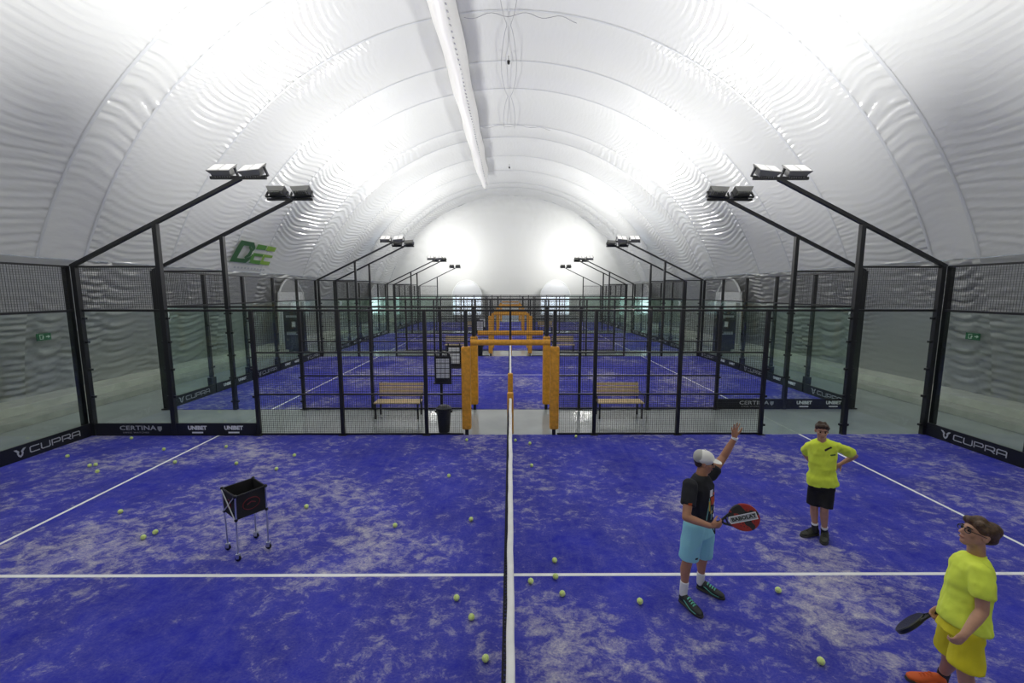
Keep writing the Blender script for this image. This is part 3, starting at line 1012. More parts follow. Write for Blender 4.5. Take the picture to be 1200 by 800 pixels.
for i in range(96):
    y = 3.2 + i * .35
    q = len(V)
    c = Vector((-2.15 + .15, y, 12.15 + .12))
    for dz in (0, 1):
        for dx, dy in ((-.02, -.05), (.02, -.05), (.02, .05), (-.02, .05)):
            V.append((c.x + dx - .03 * dz + .02, c.y + dy, c.z + .02 - .05 + dz * .02))
    F += [(q, q + 3, q + 2, q + 1), (q + 4, q + 5, q + 6, q + 7), (q, q + 1, q + 5, q + 4), (q + 1, q + 2, q + 6, q + 5), (q + 2, q + 3, q + 7, q + 6), (q + 3, q, q + 4, q + 7)]
put('lacing_eyelets', mesh_of('lacing_eyelets', V, F, M['cable']), duct)['kind'] = 'stuff'

crown = empty('crown_cable', (0, 20, 13.2)); WLOC[crown.name] = Vector((0, 0, 0)); crown.location = (0, 0, 0)
tag(crown, 'thin looping grey cables running along the crown of the dome', 'cable')
for sx in (-1, 1):
    pts = []
    for i in range(90):
        y = 9 + i * .2
        loop = (abs(math.sin(y * .55)) ** .7) * .28
        pts.append((sx * (.05 + loop) - .05, y, 13.24 - .10 * abs(math.sin(y * .55)) + .02 * math.sin(y * 3)))
    bm = bmesh.new(); add_path(bm, pts, .012, 5)
    put('cable_run', bm_mesh('cable_run', bm, M['cable']), crown)
for y in (16.6, 26.8):
    pts = [(-1.65 + k * .14, y + .12 * math.sin(k * .7), 13.10 - .015 * k * 0 + .0) for k in range(30)]
    pts = [(p[0], p[1], math.sqrt(R0 ** 2 - p[0] ** 2) + ZC - .08) for p in pts]
    bm = bmesh.new(); add_path(bm, pts, .010, 5)
    put('cable_run', bm_mesh('cable_run', bm, M['cable']), crown)
for y in (19.3, 34.5):
    bm = bmesh.new(); add_tube(bm, (-.07, y, 12.98), (-.07, y, 13.10), .05, .07, 10); add_tube(bm, (-.07, y, 13.10), (-.07, y, 13.30), .012, .012, 6)
    put('sensor', bm_mesh('sensor', bm, M['black']), crown)

# ================================================================ padel balls
BALLS = [(79, 534), (105, 545), (112, 544), (114, 552), (154, 513), (192, 526), (205, 541), (265, 523), (277, 542.5), (324, 549), (345, 533),
         (359, 593), (141, 599), (168, 629), (182, 623), (463, 615), (552, 608), (526, 557), (547, 515), (535, 700), (552.5, 722.5), (569, 771),
         (604, 515.5), (621, 519), (623, 545), (650, 656), (651, 675), (622, 680.5), (659, 695), (750, 704), (912, 691), (962, 774), (675, 511)]
BALL_TXT = ['padel ball lying alone near the CUPRA board on the ball basket half', 'one of two touching padel balls near the CUPRA board corner', 'one of two touching padel balls near the CUPRA board corner',
            'third padel ball set apart from the touching pair near the corner', 'padel ball right in front of the CERTINA board', 'padel ball outside the service line near the UNIBET boards',
            'padel ball touching the service line on the ball basket half', 'padel ball inside the service line below the second UNIBET lettering', 'padel ball behind the basket towards the UNIBET boards',
            'padel ball behind the basket towards the mesh fence', 'padel ball close to the mesh fence between basket and net', 'padel ball level with the basket on its net side',
            'lone padel ball between the service line and the ball basket', 'one of two padel balls lying together between service line and basket', 'one of two padel balls lying together between service line and basket',
            'padel ball midway between the ball basket and the net', 'padel ball close to the net on the basket half, before the centre line', 'padel ball on the basket half between the waste bin and the net',
            'padel ball by the orange gate post on the basket half', 'padel ball of the row of three by the net, closest to the centre line', 'middle padel ball of the row of three by the net',
            'padel ball of the row of three by the net, farthest from the centre line', 'padel ball at the foot of the net by the gate, people side', 'padel ball in the gate opening on the people side',
            'padel ball by the net on the people side, between gate and centre line', 'padel ball just short of the centre line on the gate side, people half', 'padel ball lying on the white centre line, people half',
            'padel ball beside the centre line nearest the net, people half', 'padel ball a step across the centre line, people half', 'padel ball near the feet of the person in the white cap',
            'padel ball on open turf between the white-capped person and the person with glasses', 'padel ball on the turf in front of the person with glasses', 'padel ball against the mesh fence by the bench without a bin']
bm = bmesh.new(); bmesh.ops.create_icosphere(bm, subdivisions=3, radius=.0335)
ball_me = bm_mesh('felt', bm, M['ball'], True)
bm = bmesh.new()
pts = []
for k in range(41):
    t = 2 * PI * k / 40
    a_, b_ = 0.75, 0.25
    p = Vector((a_ * math.cos(t) + b_ * math.cos(3 * t), a_ * math.sin(t) - b_ * math.sin(3 * t), 2 * math.sqrt(a_ * b_) * math.sin(2 * t)))
    pts.append(p.normalized() * .0332)
add_path(bm, pts, .0016, 4)
seam_me = bm_mesh('seam', bm, M['seam'])
for k, (u, v) in enumerate(BALLS):
    c = ground(u, v, .046)
    o = empty('padel_ball', (c.x, c.y, .012))
    tag(o, BALL_TXT[k], 'ball', 'loose balls on the turf')
    f = put('felt', ball_me, o, (c.x, c.y, .0455)); f.rotation_euler = (random.uniform(0, 6), random.uniform(0, 6), 0)
    q = put('seam', seam_me, o, (c.x, c.y, .0455)); q.rotation_euler = f.rotation_euler

# ================================================================ ball basket on castors
feet = [ground(267.6, 644, .012), ground(279.5, 657, .012), ground(315, 642.5, .012), ground(300.5, 630, .012)]
topx = [(260.2, 572), (275.3, 582), (311.0, 569), (296.5, 560)]
lowx = [(262.2, 600), (276.4, 609.5), (313.6, 596), None]
cc = sum(feet, Vector()) / 4
cart = empty('ball_basket', (cc.x, cc.y, .012))
tag(cart, 'black fabric ball basket on four silver legs with castors', 'ball basket')
fz = [Vector((f.x, f.y, f.z)) for f in feet]
ztop = sum(P(t[0], t[1], f.y - CAM.y).z for t, f in zip(topx, feet)) / 4
tops = []
for t, f in zip(topx, feet):
    p = ground(t[0], t[1], ztop); tops.append(p)
lows = [t.lerp(Vector((f.x, f.y, .09)), .40) for t, f in zip(tops, fz)]
for f, t in zip(fz, tops):
    bmw = bmesh.new()
    add_tube(bmw, (f.x, f.y - .012, .047), (f.x, f.y + .012, .047), .034, n=14)
    tube('leg', (f.x, f.y, .105), t, .010, M['alu'], cart, 8)
    wme = bm_mesh('castor_wheel', bmw, M['black'])
    fork = bmesh.new()
    add_box(fork, (f.x - .02, f.x + .02), (f.y - .02, f.y - .014), (.045, .10)); add_box(fork, (f.x - .02, f.x + .02), (f.y + .014, f.y + .02), (.045, .10)); add_box(fork, (f.x - .022, f.x + .022), (f.y - .022, f.y + .022), (.09, .108))
    fo = put('castor_fork', bm_mesh('castor_fork', fork, M['alu']), cart, (0, 0, 0))
    put('castor_wheel', wme, fo, (0, 0, 0))
    bmc = bmesh.new(); bmesh.ops.create_icosphere(bmc, subdivisions=2, radius=.024, matrix=Matrix.Translation(t))
    put('corner_cap', bm_mesh('corner_cap', bmc, M['black'], True), cart)
for l in lows:
    bmc = bmesh.new(); bmesh.ops.create_icosphere(bmc, subdivisions=2, radius=.022, matrix=Matrix.Translation(l))
    put('corner_cap', bm_mesh('corner_cap', bmc, M['black'], True), cart)
# fabric bag: four thick side panels and a floor
cen_t = sum(tops, Vector()) / 4
for k in range(4):
    a, b = tops[k], tops[(k + 1) % 4]; c, d = lows[(k + 1) % 4], lows[k]
    inn = (cen_t - (a + b) / 2); inn.z = 0; inn.normalize(); inn *= .008
    q = [a, b, c, d]
    bm = bmesh.new()
    A1 = [bm.verts.new(p) for p in q]; B1 = [bm.verts.new(p + inn) for p in q]
    bm.faces.new(A1); bm.faces.new(B1[::-1])
    for j in range(4):
        bm.faces.new((A1[j], A1[(j + 1) % 4], B1[(j + 1) % 4], B1[j]))
    put('bag_panel', bm_mesh('bag_panel', bm, M['basket']), cart)
    tube('rim_bar', a, b, .009, M['black'], cart, 6)
    if k in (0, 1):
        out = -inn.normalized() * .012
        if k == 0:
            tube('cross_tube', a + out, c + out, .007, M['alu'], cart, 6); tube('cross_tube', b + out, d + out, .007, M['alu'], cart, 6)
        # red ring mark on the panel
        ctr = (a + b + c + d) / 4 + out * .35
        ex = (b - a).normalized(); ez = ((a + b) / 2 - (c + d) / 2).normalized()
        bm = bmesh.new()
        rx, rz = (.10, .075) if k == 1 else (.06, .06)
        ring = [ctr + ex * rx * math.cos(2 * PI * j / 24) + ez * rz * math.sin(2 * PI * j / 24) for j in range(25)]
        add_path(bm, ring, .006, 4)
        add_path(bm, [ctr - ex * rx * .5, ctr + ez * rz * .3, ctr + ex * rx * .5], .008, 4)
        put('red_mark', bm_mesh('red_mark', bm, M['red']), cart)
bm = bmesh.new(); bm.faces.new([bm.verts.new(p) for p in lows]); r_ = bmesh.ops.extrude_face_region(bm, geom=bm.faces[:])
for v in [g for g in r_['geom'] if isinstance(g, bmesh.types.BMVert)]: v.co.z += .01
put('bag_floor', bm_mesh('bag_floor', bm, M['basket']), cart)

# ================================================================ people
class Blob:
    """closed volumes fused into one skin by a voxel remesh"""
    def __init__(s): s.bm = bmesh.new()

    def ball(s, c, r, ax=None):
        mtx = Matrix.Translation(Vector(c)) @ (ax.to_4x4() if ax else Matrix.Identity(4)) @ Matrix.Diagonal((*(r if hasattr(r, '__len__') else (r, r, r)), 1))
        bmesh.ops.create_icosphere(s.bm, subdivisions=3, radius=1.0, matrix=mtx)
        return s

    def cap(s, p0, r0, p1, r1, a=True, b=True):
        add_tube(s.bm, p0, p1, r0, r1, 16)
        if a: s.ball(p0, r0)
        if b: s.ball(p1, r1)
        return s

    def chain(s, pr):
        for (p0, r0), (p1, r1) in zip(pr[:-1], pr[1:]):
            s.cap(p0, r0, p1, r1)
        return s

    def loft(s, secs, n=24, pw=2.3):
        rings = []
        for c, a, b in secs:                      # centre, half-width vector, half-depth vector
            c, a, b = Vector(c), Vector(a), Vector(b)
            ring = []
            for k in range(n):
                t = 2 * PI * k / n
                ct, st = math.cos(t), math.sin(t)
                ring.append(s.bm.verts.new(c + a * (abs(ct) ** (2 / pw)) * (1 if ct > 0 else -1) + b * (abs(st) ** (2 / pw)) * (1 if st > 0 else -1)))
            rings.append(ring)
        for r0, r1 in zip(rings[:-1], rings[1:]):
            for k in range(n):
                s.bm.faces.new((r0[k], r0[(k + 1) % n], r1[(k + 1) % n], r1[k]))
        s.bm.faces.new(rings[0][::-1]); s.bm.faces.new(rings[-1])
        return s

    def build(s, name, m, parent, voxel=.01, smooth=4, deci=None, wrinkle=0.0, seed=0, wl=.08):
        bmesh.ops.recalc_face_normals(s.bm, faces=s.bm.faces)
        me = bpy.data.meshes.new(name + '_tmp'); s.bm.to_mesh(me); s.bm.free()
        o = bpy.data.objects.new(name + '_tmp', me); COL.objects.link(o)
        r = o.modifiers.new('r', 'REMESH'); r.mode = 'VOXEL'; r.voxel_size = voxel; r.use_smooth_shade = True
        if smooth:
            sm_ = o.modifiers.new('s', 'SMOOTH'); sm_.factor = .5; sm_.iterations = smooth
        if deci:
            d = o.modifiers.new('d', 'DECIMATE'); d.ratio = deci
        dg = bpy.context.evaluated_depsgraph_get()
        out = bpy.data.meshes.new_from_object(o.evaluated_get(dg))
        bpy.data.objects.remove(o); bpy.data.meshes.remove(me)
        out.name = name
        out.materials.clear(); out.materials.append(m)
        if wrinkle:
            co = np.empty(len(out.vertices) * 3); out.vertices.foreach_get('co', co); co = co.reshape(-1, 3)
            no = np.array([v.normal[:] for v in out.vertices])
            h = snoise(co[:, 0] / wl + co[:, 1] / wl * .7, co[:, 2] / wl, seed, 9)
            h2 = snoise(co[:, 0] / wl * 2.2, co[:, 1] / wl * 1.5 + co[:, 2] / wl * .9, seed + 4, 9)
            co += no * (wrinkle * (h + .5 * h2))[:, None]
            out.vertices.foreach_set('co', co.ravel())
        out.polygons.foreach_set('use_smooth', [True] * len(out.polygons))
        out.update()
        return put(name, out, parent)


def lerp(a, b, t): return Vector(a).lerp(Vector(b), t)


def hand(bl, wrist, d, palm, scale=1.0, curl=0.2, spread=0.12, thumb=1, thumb_curl=0.2):
    """palm and five separate fingers; d = along the hand, palm = the way the palm faces"""
    d = Vector(d).normalized(); palm = Vector(palm); palm = (palm - d * palm.dot(d)).normalized()
    sd = d.cross(palm) * thumb                    # towards the thumb side
    k = scale
    c = wrist + d * .05 * k
    ax = Matrix((sd, palm, d)).transposed()
    bl.ball(c, (.040 * k, .018 * k, .052 * k), ax)
    bl.cap(wrist - d * .01, .024 * k, wrist + d * .03 * k, .026 * k)
    lens = (.070, .080, .074, .058)
    for i, L in enumerate(lens):
        off = (1.5 - i) * .021 * k
        base = wrist + d * (.088 - (.006 if i in (0, 3) else 0)) * k + sd * off
        dirv = (d + sd * (1.5 - i) * spread).normalized()
        p = base; ang = 0
        prev = p - dirv * .02 * k
        r = .0088 * k
        pr = [(prev, r * 1.1), (p, r * 1.08)]
        for j, fr in enumerate((.45, .32, .26)):
            ang += curl * (1.25 if j else .9)
            dv = (dirv * math.cos(ang) + palm * math.sin(ang))
            p = p + dv * L * fr * k
            pr.append((p.copy(), r * (1 - .08 * (j + 1))))
        bl.chain(pr)
    tb = wrist + d * .025 * k + sd * .030 * k
    td = (d * .65 + sd * .75 * (1 - thumb_curl) + palm * (.15 + .6 * thumb_curl)).normalized()
    t1 = tb + td * .036 * k
    t2 = t1 + (td + d * .35 + palm * thumb_curl).normalized() * .032 * k
    t3 = t2 + (td * .6 + d * .6 + palm * thumb_curl).normalized() * .022 * k
    bl.chain([(tb, .013 * k), (t1, .0115 * k), (t2, .010 * k), (t3, .0085 * k)])
    return bl


def head(bl, c, f, up, k=1.0):
    """skull, jaw, nose, ears, neck root; returns the head axes"""
    f = Vector(f).normalized(); up = Vector(up); up = (up - f * up.dot(f)).normalized(); r = f.cross(up).normalized()
    ax = Matrix((r, f, up)).transposed()
    q = lambda x, y, z: Vector(c) + (r * x + f * y + up * z) * k
    bl.ball(q(0, -.012, .028), (.074 * k, .092 * k, .088 * k), ax)          # cranium
    bl.ball(q(0, .020, -.030), (.058 * k, .068 * k, .078 * k), ax)          # face
    bl.ball(q(0, .050, -.088), (.030 * k, .032 * k, .026 * k), ax)          # chin
    bl.ball(q(0, .072, .028), (.048 * k, .018 * k, .012 * k), ax)           # brow ridge
    bl.cap(q(0, .086, .012), .008 * k, q(0, .106, -.026), .0125 * k)        # nose
    for s_ in (-1, 1):
        bl.ball(q(s_ * .010, .097, -.030), .0085 * k)
        bl.ball(q(s_ * .038, .058, -.022), (.022 * k, .022 * k, .020 * k), ax)   # cheeks
        bl.ball(q(s_ * .075, -.010, -.008), (.010 * k, .018 * k, .031 * k), ax)  # ears
    bl.ball(q(0, .079, -.060), (.024 * k, .014 * k, .012 * k), ax)          # lips
    return q, ax


def face_parts(person, q, k, brow):
    for s_ in (-1, 1):
        b = bmesh.new(); bmesh.ops.create_icosphere(b, subdivisions=2, radius=.0105 * k, matrix=Matrix.Translation(q(s_ * .030, .0795, .006)))
        put('eye', bm_mesh('eye', b, M['eye'], True), person)
        b = bmesh.new(); add_path(b, [q(s_ * .015, .0905, .027), q(s_ * .030, .0885, .031), q(s_ * .048, .076, .025)], .0042 * k, 6)
        put('eyebrow', bm_mesh('eyebrow', b, brow), person)
    b = bmesh.new(); add_path(b, [q(-.022, .086, -.062), q(0, .0945, -.060), q(.022, .086, -.062)], .0042 * k, 6)
    put('mouth', bm_mesh('mouth', b, M['lips']), person)


def shoe(person, heel, toe, m, lace=None, k=1.0):
    """trainer: upper with a collar, sole and laces"""
    heel = Vector((heel.x, heel.y, .012)); toe = Vector((toe.x, toe.y, .012))
    d = (toe - heel).normalized(); sd = Vector((-d.y, d.x, 0)); L = (toe - heel).length
    bl = Blob()
    W = .047 * k
    secs = []
    for t, w_, h in ((.0, .55, .065), (.06, .78, .085), (.22, .86, .098), (.36, .84, .092), (.50, .95, .072), (.68, 1.08, .055), (.84, 1.0, .044), (.95, .72, .036), (1.0, .4, .028)):
        c = heel + d * L * t
        secs.append((c + Vector((0, 0, .022 + h * k / 2)), sd * W * w_, Vector((0, 0, h * k / 2))))
    bl.loft(secs)
    up = bl.build('shoe', m, person, .007, 3)
    bl = Blob(); secs = []
    for t, w_ in ((-.02, .55), (.05, .85), (.25, .93), (.5, 1.0), (.7, 1.14), (.88, 1.0), (.98, .7), (1.03, .35)):
        c = heel + d * L * t
        secs.append((c + Vector((0, 0, .016)), sd * W * w_, Vector((0, 0, .015))))
    bl.loft(secs, pw=3.5)
    so = bl.build('sole', M['sole'], up, .007, 2); so.location = (0, 0, 0)
    if lace:
        b = bmesh.new()
        for j in range(4):
            t = .40 + j * .085
            hh = (.092, .080, .070, .062)[j] * k + .022
            c = heel + d * L * t
            add_path(b, [c - sd * W * .5 + Vector((0, 0, hh - .012)), c + Vector((0, 0, hh + .003)), c + sd * W * .5 + Vector((0, 0, hh - .012))], .007, 6)
        for s_ in (-1, 1):
            add_path(b, [heel + d * L * .28 + sd * s_ * W * .80 + Vector((0, 0, .075)), heel + d * L * .6 + sd * s_ * W * .98 + Vector((0, 0, .04)), heel + d * L * .85 + sd * s_ * W * .9 + Vector((0, 0, .034))], .006, 5)
        lo = put('laces', bm_mesh('laces', b, lace), up, (0, 0, 0)); lo.location = (0, 0, 0)
    return up


def decal(name, target, polys, org, ex, ey, n, m, parent, off=.004, div=6):
    """flat print laid on a garment: shapes in (ex, ey) around org, cast along -n on the cloth"""
    me = target.data
    tree = BVHTree.FromPolygons([v.co[:] for v in me.vertices], [p.vertices[:] for p in me.polygons])
    bm = bmesh.new()
    for (x0, y0, x1, y1, *sh) in polys:
        sk = sh[0] if sh else 0.0
        g = []
        for j in range(div + 1):
            row = []
            for i in range(div + 1):
                y = y0 + (y1 - y0) * j / div
                x = x0 + (x1 - x0) * i / div + sk * (y - y0)
                p = org + ex * x + ey * y + n * .25
                hit = tree.ray_cast(p, -n, .6)
                row.append(bm.verts.new(hit[0] + hit[1] * off) if hit[0] is not None else None)
            g.append(row)
        for j in range(div):
            for i in range(div):
                q = (g[j][i], g[j][i + 1], g[j + 1][i + 1], g[j + 1][i])
                if all(q): bm.faces.new(q)
    o = put(name, bm_mesh(name, bm, m, True, fixn=False), parent)
    return o


def padel_racket(c, d, n, face_m, label, size=1.0, band=True, strap=None):
    """c = centre of the head, d = from handle to tip, n = face normal"""
    d = Vector(d).normalized(); n = Vector(n); n = (n - d * n.dot(d)).normalized(); s = d.cross(n).normalized()
    Rm = Matrix((s, d, n)).transposed().to_4x4()
    root = empty('padel_racket', c)
    root.rotation_euler = Rm.to_euler()
    tag(root, label, 'racket')

    def sub(name, me, par=root):
        o = bpy.data.objects.new(name, me); COL.objects.link(o); o.parent = par; return o
    N_ = 40
    def outline(k):
        pts = []
        for i in range(N_):
            t = 2 * PI * i / N_
            x, y = math.sin(t), -math.cos(t)
            w_ = .128 * (1 - .10 * max(0, -y) ** 2)
            pts.append((x * w_ * k, y * (.135 if y > 0 else .150) * k))
        return pts
    bm = bmesh.new()
    rings = []
    for k, z in ((.93, -.019), (1.0, -.013), (1.0, .013), (.93, .019)):
        rings.append([bm.verts.new((p[0], p[1], z)) for p in outline(k)])
    for r0, r1 in zip(rings[:-1], rings[1:]):
        for i in range(N_): bm.faces.new((r0[i], r0[(i + 1) % N_], r1[(i + 1) % N_], r1[i]))
    bm.faces.new(rings[0][::-1]); bm.faces.new(rings[-1])
    hd = sub('racket_head', bm_mesh('racket_head', bm, face_m))
    bm = bmesh.new()
    for i in range(-3, 4):
        for j in range(-3, 4):
            x, y = i * .026 + (.013 if j % 2 else 0), j * .026 + .02
            if (x / .1) ** 2 + (y / .105) ** 2 < 1 and not (band and abs(x) < .038):
                add_tube(bm, (x, y, -.0196), (x, y, .0196), .0055, n=8)
    sub('face_holes', bm_mesh('face_holes', bm, M['racket_black']), hd)
    bm = bmesh.new()
    for s_ in (-1, 1):
        add_tube(bm, (s_ * .055, -.125, 0), (s_ * .016, -.205, 0), .012, n=8)
    add_tube(bm, (-.03, -.165, 0), (.03, -.165, 0), .009, n=8)
    sub('throat', bm_mesh('throat', bm, M['racket_black']))
    bm = bmesh.new(); add_tube(bm, (0, -.195, 0), (0, -.315, 0), .0165, n=12); add_tube(bm, (0, -.315, 0), (0, -.33, 0), .021, n=12)
    sub('grip', bm_mesh('grip', bm, M['grip']))
    if band:
        for z, sg in ((.0195, 1), (-.0215, -1)):
            me = flat_poly([[(-.034, -.135), (0, -.150), (.034, -.135), (.034, .115), (-.034, .115)]], M['print_white'], .002)
            o = sub('white_band', me, hd); o.location = (0, 0, z)
            me = flat_poly([[(-.027, -.128), (0, -.140), (.027, -.128), (.027, .108), (-.027, .108)]], M['print_grey'], .0008)
            o = sub('band_field', me, hd); o.location = (0, 0, z + (.002 if sg > 0 else -.0008))
            t = text_mesh('BABOLAT', .046, M['racket_black'], xs=1.12, depth=.0006, bold=.002)
            o = sub('lettering', t, hd); o.location = (0, -.005, z + (.0034 if sg > 0 else -.0012)); o.rotation_euler = (0 if sg > 0 else PI, 0, PI / 2 if sg > 0 else -PI / 2)
    if strap:
        dn = Rm.to_3x3().inverted() @ Vector((.25, 0, -1)); e0 = Vector((0, -.30, 0)); w0 = Rm.to_3x3().inverted() @ Vector((.012, 0, 0))
        bm = bmesh.new(); add_path(bm, [e0 - w0, e0 + dn * .05 - w0, e0 + dn * .11, e0 + dn * .05 + w0, e0 + w0], .006, 6)
        sub('wrist_strap', bm_mesh('wrist_strap', bm, M['grip']))
    return root


# ---------------------------------------------------------------- the coach: cap, black tee, aqua shorts, one arm raised
def coach():
    p_ = empty('person', (1.99, 4.6, .012))
    tag(p_, 'person in white cap, black printed tee and aqua shorts raising one arm', 'person')
    hR, tR = ground(797, 703, .012), ground(816, 719, .012)
    hL, tL = ground(817, 688, .012), ground(843, 700, .012)
    aR, aL = P(801, 690, hR.y - CAM.y - .03), P(821, 677, hL.y - CAM.y - .03)
    kR, kL = P(806, 656, 4.24), P(824, 653, 4.45)
    pR, pL = P(813, 616, 4.22), P(825, 613, 4.42)
    pel = (pR + pL) / 2
    sR, sL = P(809, 569, 4.13), P(832, 556, 4.47)
    sh = (sR + sL) / 2
    neck = P(822, 557, 4.31)
    eR, wR = P(804, 606, 3.98), P(832, 616, 3.93)
    eL, wL = P(848, 535, 4.52), P(861, 513, 4.46)
    hc = P(825, 541.5, 4.30)
    side = (sR - sL).normalized(); up = (neck - pel).normalized(); fwd = up.cross(side).normalized()
    if fwd.x < 0: fwd = -fwd
    b = Blob()
    for h, k_, a in ((pR, kR, aR), (pL, kL, aL)):
        mid = lerp(k_, a, .32) - fwd * .012
        b.chain([(h, .082), (lerp(h, k_, .5), .070), (k_, .052), (mid, .054), (lerp(k_, a, .75), .038), (a, .033)])
        b.ball(a - Vector((0, 0, .04)), .034)
    b.loft([(pel - up * .05, side * .13, fwd * .09), (pel + up * .12, side * .135, fwd * .09), (lerp(pel, sh, .6), side * .15, fwd * .10), (sh - up * .05, side * .16, fwd * .09), (sh + up * .03, side * .10, fwd * .06)])
    b.chain([(sh + up * .0, .068), (neck, .060), (hc - up * .05, .056)])
    b.chain([(sR, .055), (lerp(sR, eR, .5), .048), (eR, .040), (lerp(eR, wR, .35), .040), (wR, .027)])
    b.chain([(sL, .055), (lerp(sL, eL, .5), .050), (eL, .041), (lerp(eL, wL, .35), .041), (wL, .027)])
    hand(b, wL, (P(861, 494, 4.44) - wL), Vector((.35, -.9, 0)), 1.08, .10, .26, 1, .05)
    rd = (P(842, 615, 3.92) - wR).normalized()
    hand(b, wR, rd, Vector((0, .9, .3)), 1.05, .62, .03, 1, .6)
    hf = Vector((.93, -.30, -.10))
    q, ax = head(b, hc, hf, (0.02, 0, 1), .98)
    b.build('body', M['skin'], p_, .0075, 3)
    face_parts(p_, q, .98, M['brow'])
    # hair showing under the cap
    hb = Blob(); hb.ball(q(0, -.030, .012), (.074, .078, .060), ax); hb.ball(q(0, -.055, -.020), (.052, .040, .045), ax)
    hb.build('hair', M['hair'], p_, .009, 2)
    # cap
    cb = Blob(); cb.ball(q(0, -.008, .052), (.087, .106, .085), ax)
    cb.loft([(q(0, -.01, .030), (q(1, 0, 0) - q(0, 0, 0)) * .088, (q(0, 1, 0) - q(0, 0, 0)) * .107), (q(0, -.01, .058), (q(1, 0, 0) - q(0, 0, 0)) * .087, (q(0, 1, 0) - q(0, 0, 0)) * .106)])
    cap = cb.build('cap', M['cap'], p_, .008, 2)
    bm_ = Blob(); X_, Y_, Z_ = ax.col[0], ax.col[1], ax.col[2]
    secs = []
    for y, w_ in ((.075, .080), (.11, .078), (.14, .066), (.165, .045), (.175, .022)):
        secs.append((q(0, y, .046 - (y - .07) * .16), X_ * w_, Z_ * .006))
    bm_.loft(secs, pw=2.5)
    br = bm_.build('brim', M['cap'], cap, .005, 1); br.location = (0, 0, 0)
    pb = Blob(); pb.ball(q(0, -.050, .055), (.082, .068, .079), ax)
    pn = pb.build('mesh_panel', M['capmesh'], cap, .008, 2); pn.location = (0, 0, 0)
    bt = bmesh.new(); bmesh.ops.create_icosphere(bt, subdivisions=2, radius=.009, matrix=Matrix.Translation(q(0, -.008, .138)))
    o = put('cap_button', bm_mesh('cap_button', bt, M['cap'], True), cap); o.location = (0, 0, 0)
    # tee
    t = Blob()
    hem = pel + up * .03
    t.loft([(hem, side * .178, fwd * .128), (pel + up * .16, side * .172, fwd * .122), (lerp(pel, sh, .62), side * .190, fwd * .130), (sh - up * .06, side * .196, fwd * .118), (sh + up * .035, side * .135, fwd * .080), (sh + up * .062, side * .085, fwd * .066)])
    for s_, e_, fr in ((sR, eR, .62), (sL, eL, .38)):
        m1 = lerp(s_, e_, .25); m2 = lerp(s_, e_, fr)
        t.cap(s_, .078, m1, .076); t.cap(m1, .076, m2, .073, True, False)
    tee = t.build('tee', M['tee_black'], p_, .010, 5, None, .0045, 3, .07)
    col = Blob()
    nr = neck - up * .01
    ring = [nr + (side * math.cos(2 * PI * k / 20) * .072 + fwd * (math.sin(2 * PI * k / 20) * .068 + .005)) - up * (.018 * (1 + math.sin(2 * PI * k / 20))) for k in range(21)]
    bm2 = bmesh.new(); add_path(bm2, ring, .010, 6)
    put('collar', bm_mesh('collar', bm2, M['tee_black']), p_)
    # chest print
    org = lerp(pel, sh, .55); ex = -side if (-side).x > 0 else side
    ey = up
    dec = lambda nm, t_, ps, o_, a_, b_, n_, m_, par: [decal(nm, t_, [p], o_, a_, b_, n_, m_, par) for p in ps]
    dec('chest_print', tee, [(-.06, .10, .0, .17, .2), (.05, -.02, .10, .02), (.06, -.08, .11, -.04), (.04, -.16, .10, -.125)], org + fwd * .0, ex, ey, fwd, M['print_white'], p_)
    dec('chest_print', tee, [(-.085, -.16, -.07, .09, .05), (-.01, -.17, .005, -.02)], org, ex, ey, fwd, M['teal'], p_)
    dec('chest_print', tee, [(-.02, .0, .06, .09, -.2), (.02, .10, .06, .13)], org, ex, ey, fwd, M['orange'], p_)
    dec = lambda nm, t_, ps, o_, a_, b_, n_, m_, par: [decal(nm, t_, [p], o_, a_, b_, n_, m_, par) for p in ps]
    dec('chest_print', tee, [(-.06, -.06, -.03, .06, -.15), (-.03, -.10, .03, -.07)], org, ex, ey, fwd, M['gold'], p_)
    sl = lerp(sR, eR, .45)
    decal('sleeve_print', tee, [(-.03, -.03, .03, -.005)], sl, ex, Vector((0, 0, 1)), Vector((-.2, -1, .1)).normalized(), M['orange'], p_, div=3)
    # shorts
    sb = Blob()
    sb.loft([(pel + up * .10, side * .165, fwd * .118), (pel - up * .02, side * .182, fwd * .130), (pel - up * .10, side * .186, fwd * .130)])
    for h, k_ in ((pR, kR), (pL, kL)):
        e = lerp(h, k_, .93)
        sb.cap(h, .108, lerp(h, k_, .5), .108, True, False); sb.cap(lerp(h, k_, .5), .108, e, .106, False, False)
    so = sb.build('shorts', M['shorts_aqua'], p_, .010, 4, None, .006, 12, .09)
    decal('shorts_mark', so, [(-.018, -.01, .018, .012, .3)], lerp(pR, kR, .80), ex, Vector((0, 0, 1)), (fwd * .6 + Vector((0, -1, 0)) * .6).normalized(), M['board'], p_, div=3)
    # socks and shoes
    for k_, a, hh, tt in ((kR, aR, hR, tR), (kL, aL, hL, tL)):
        Blob().cap(lerp(k_, a, .72), .046, a, .043, False, True).cap(a, .043, a - Vector((0, 0, .05)), .042).build('sock', M['sock'], p_, .008, 2)
        shoe(p_, hh, hh + (tt - hh).normalized() * .29, M['shoe'], M['mint'], 1.0)
    # wrist band
    d_ = (wL - eL).normalized()
    bmw = bmesh.new(); add_tube(bmw, wL - d_ * .012, wL + d_ * .014, .034, n=16)
    put('wristband', bm_mesh('wristband', bmw, M['print_white']), p_)
    # racket held in front
    pn_ = Vector((0, .9, .3)); pn_ = (pn_ - rd * pn_.dot(rd)).normalized()
    hd_ = wR + rd * .075 + pn_ * .030
    rc = hd_ + (P(866, 607, 3.88) - hd_).normalized() * .262
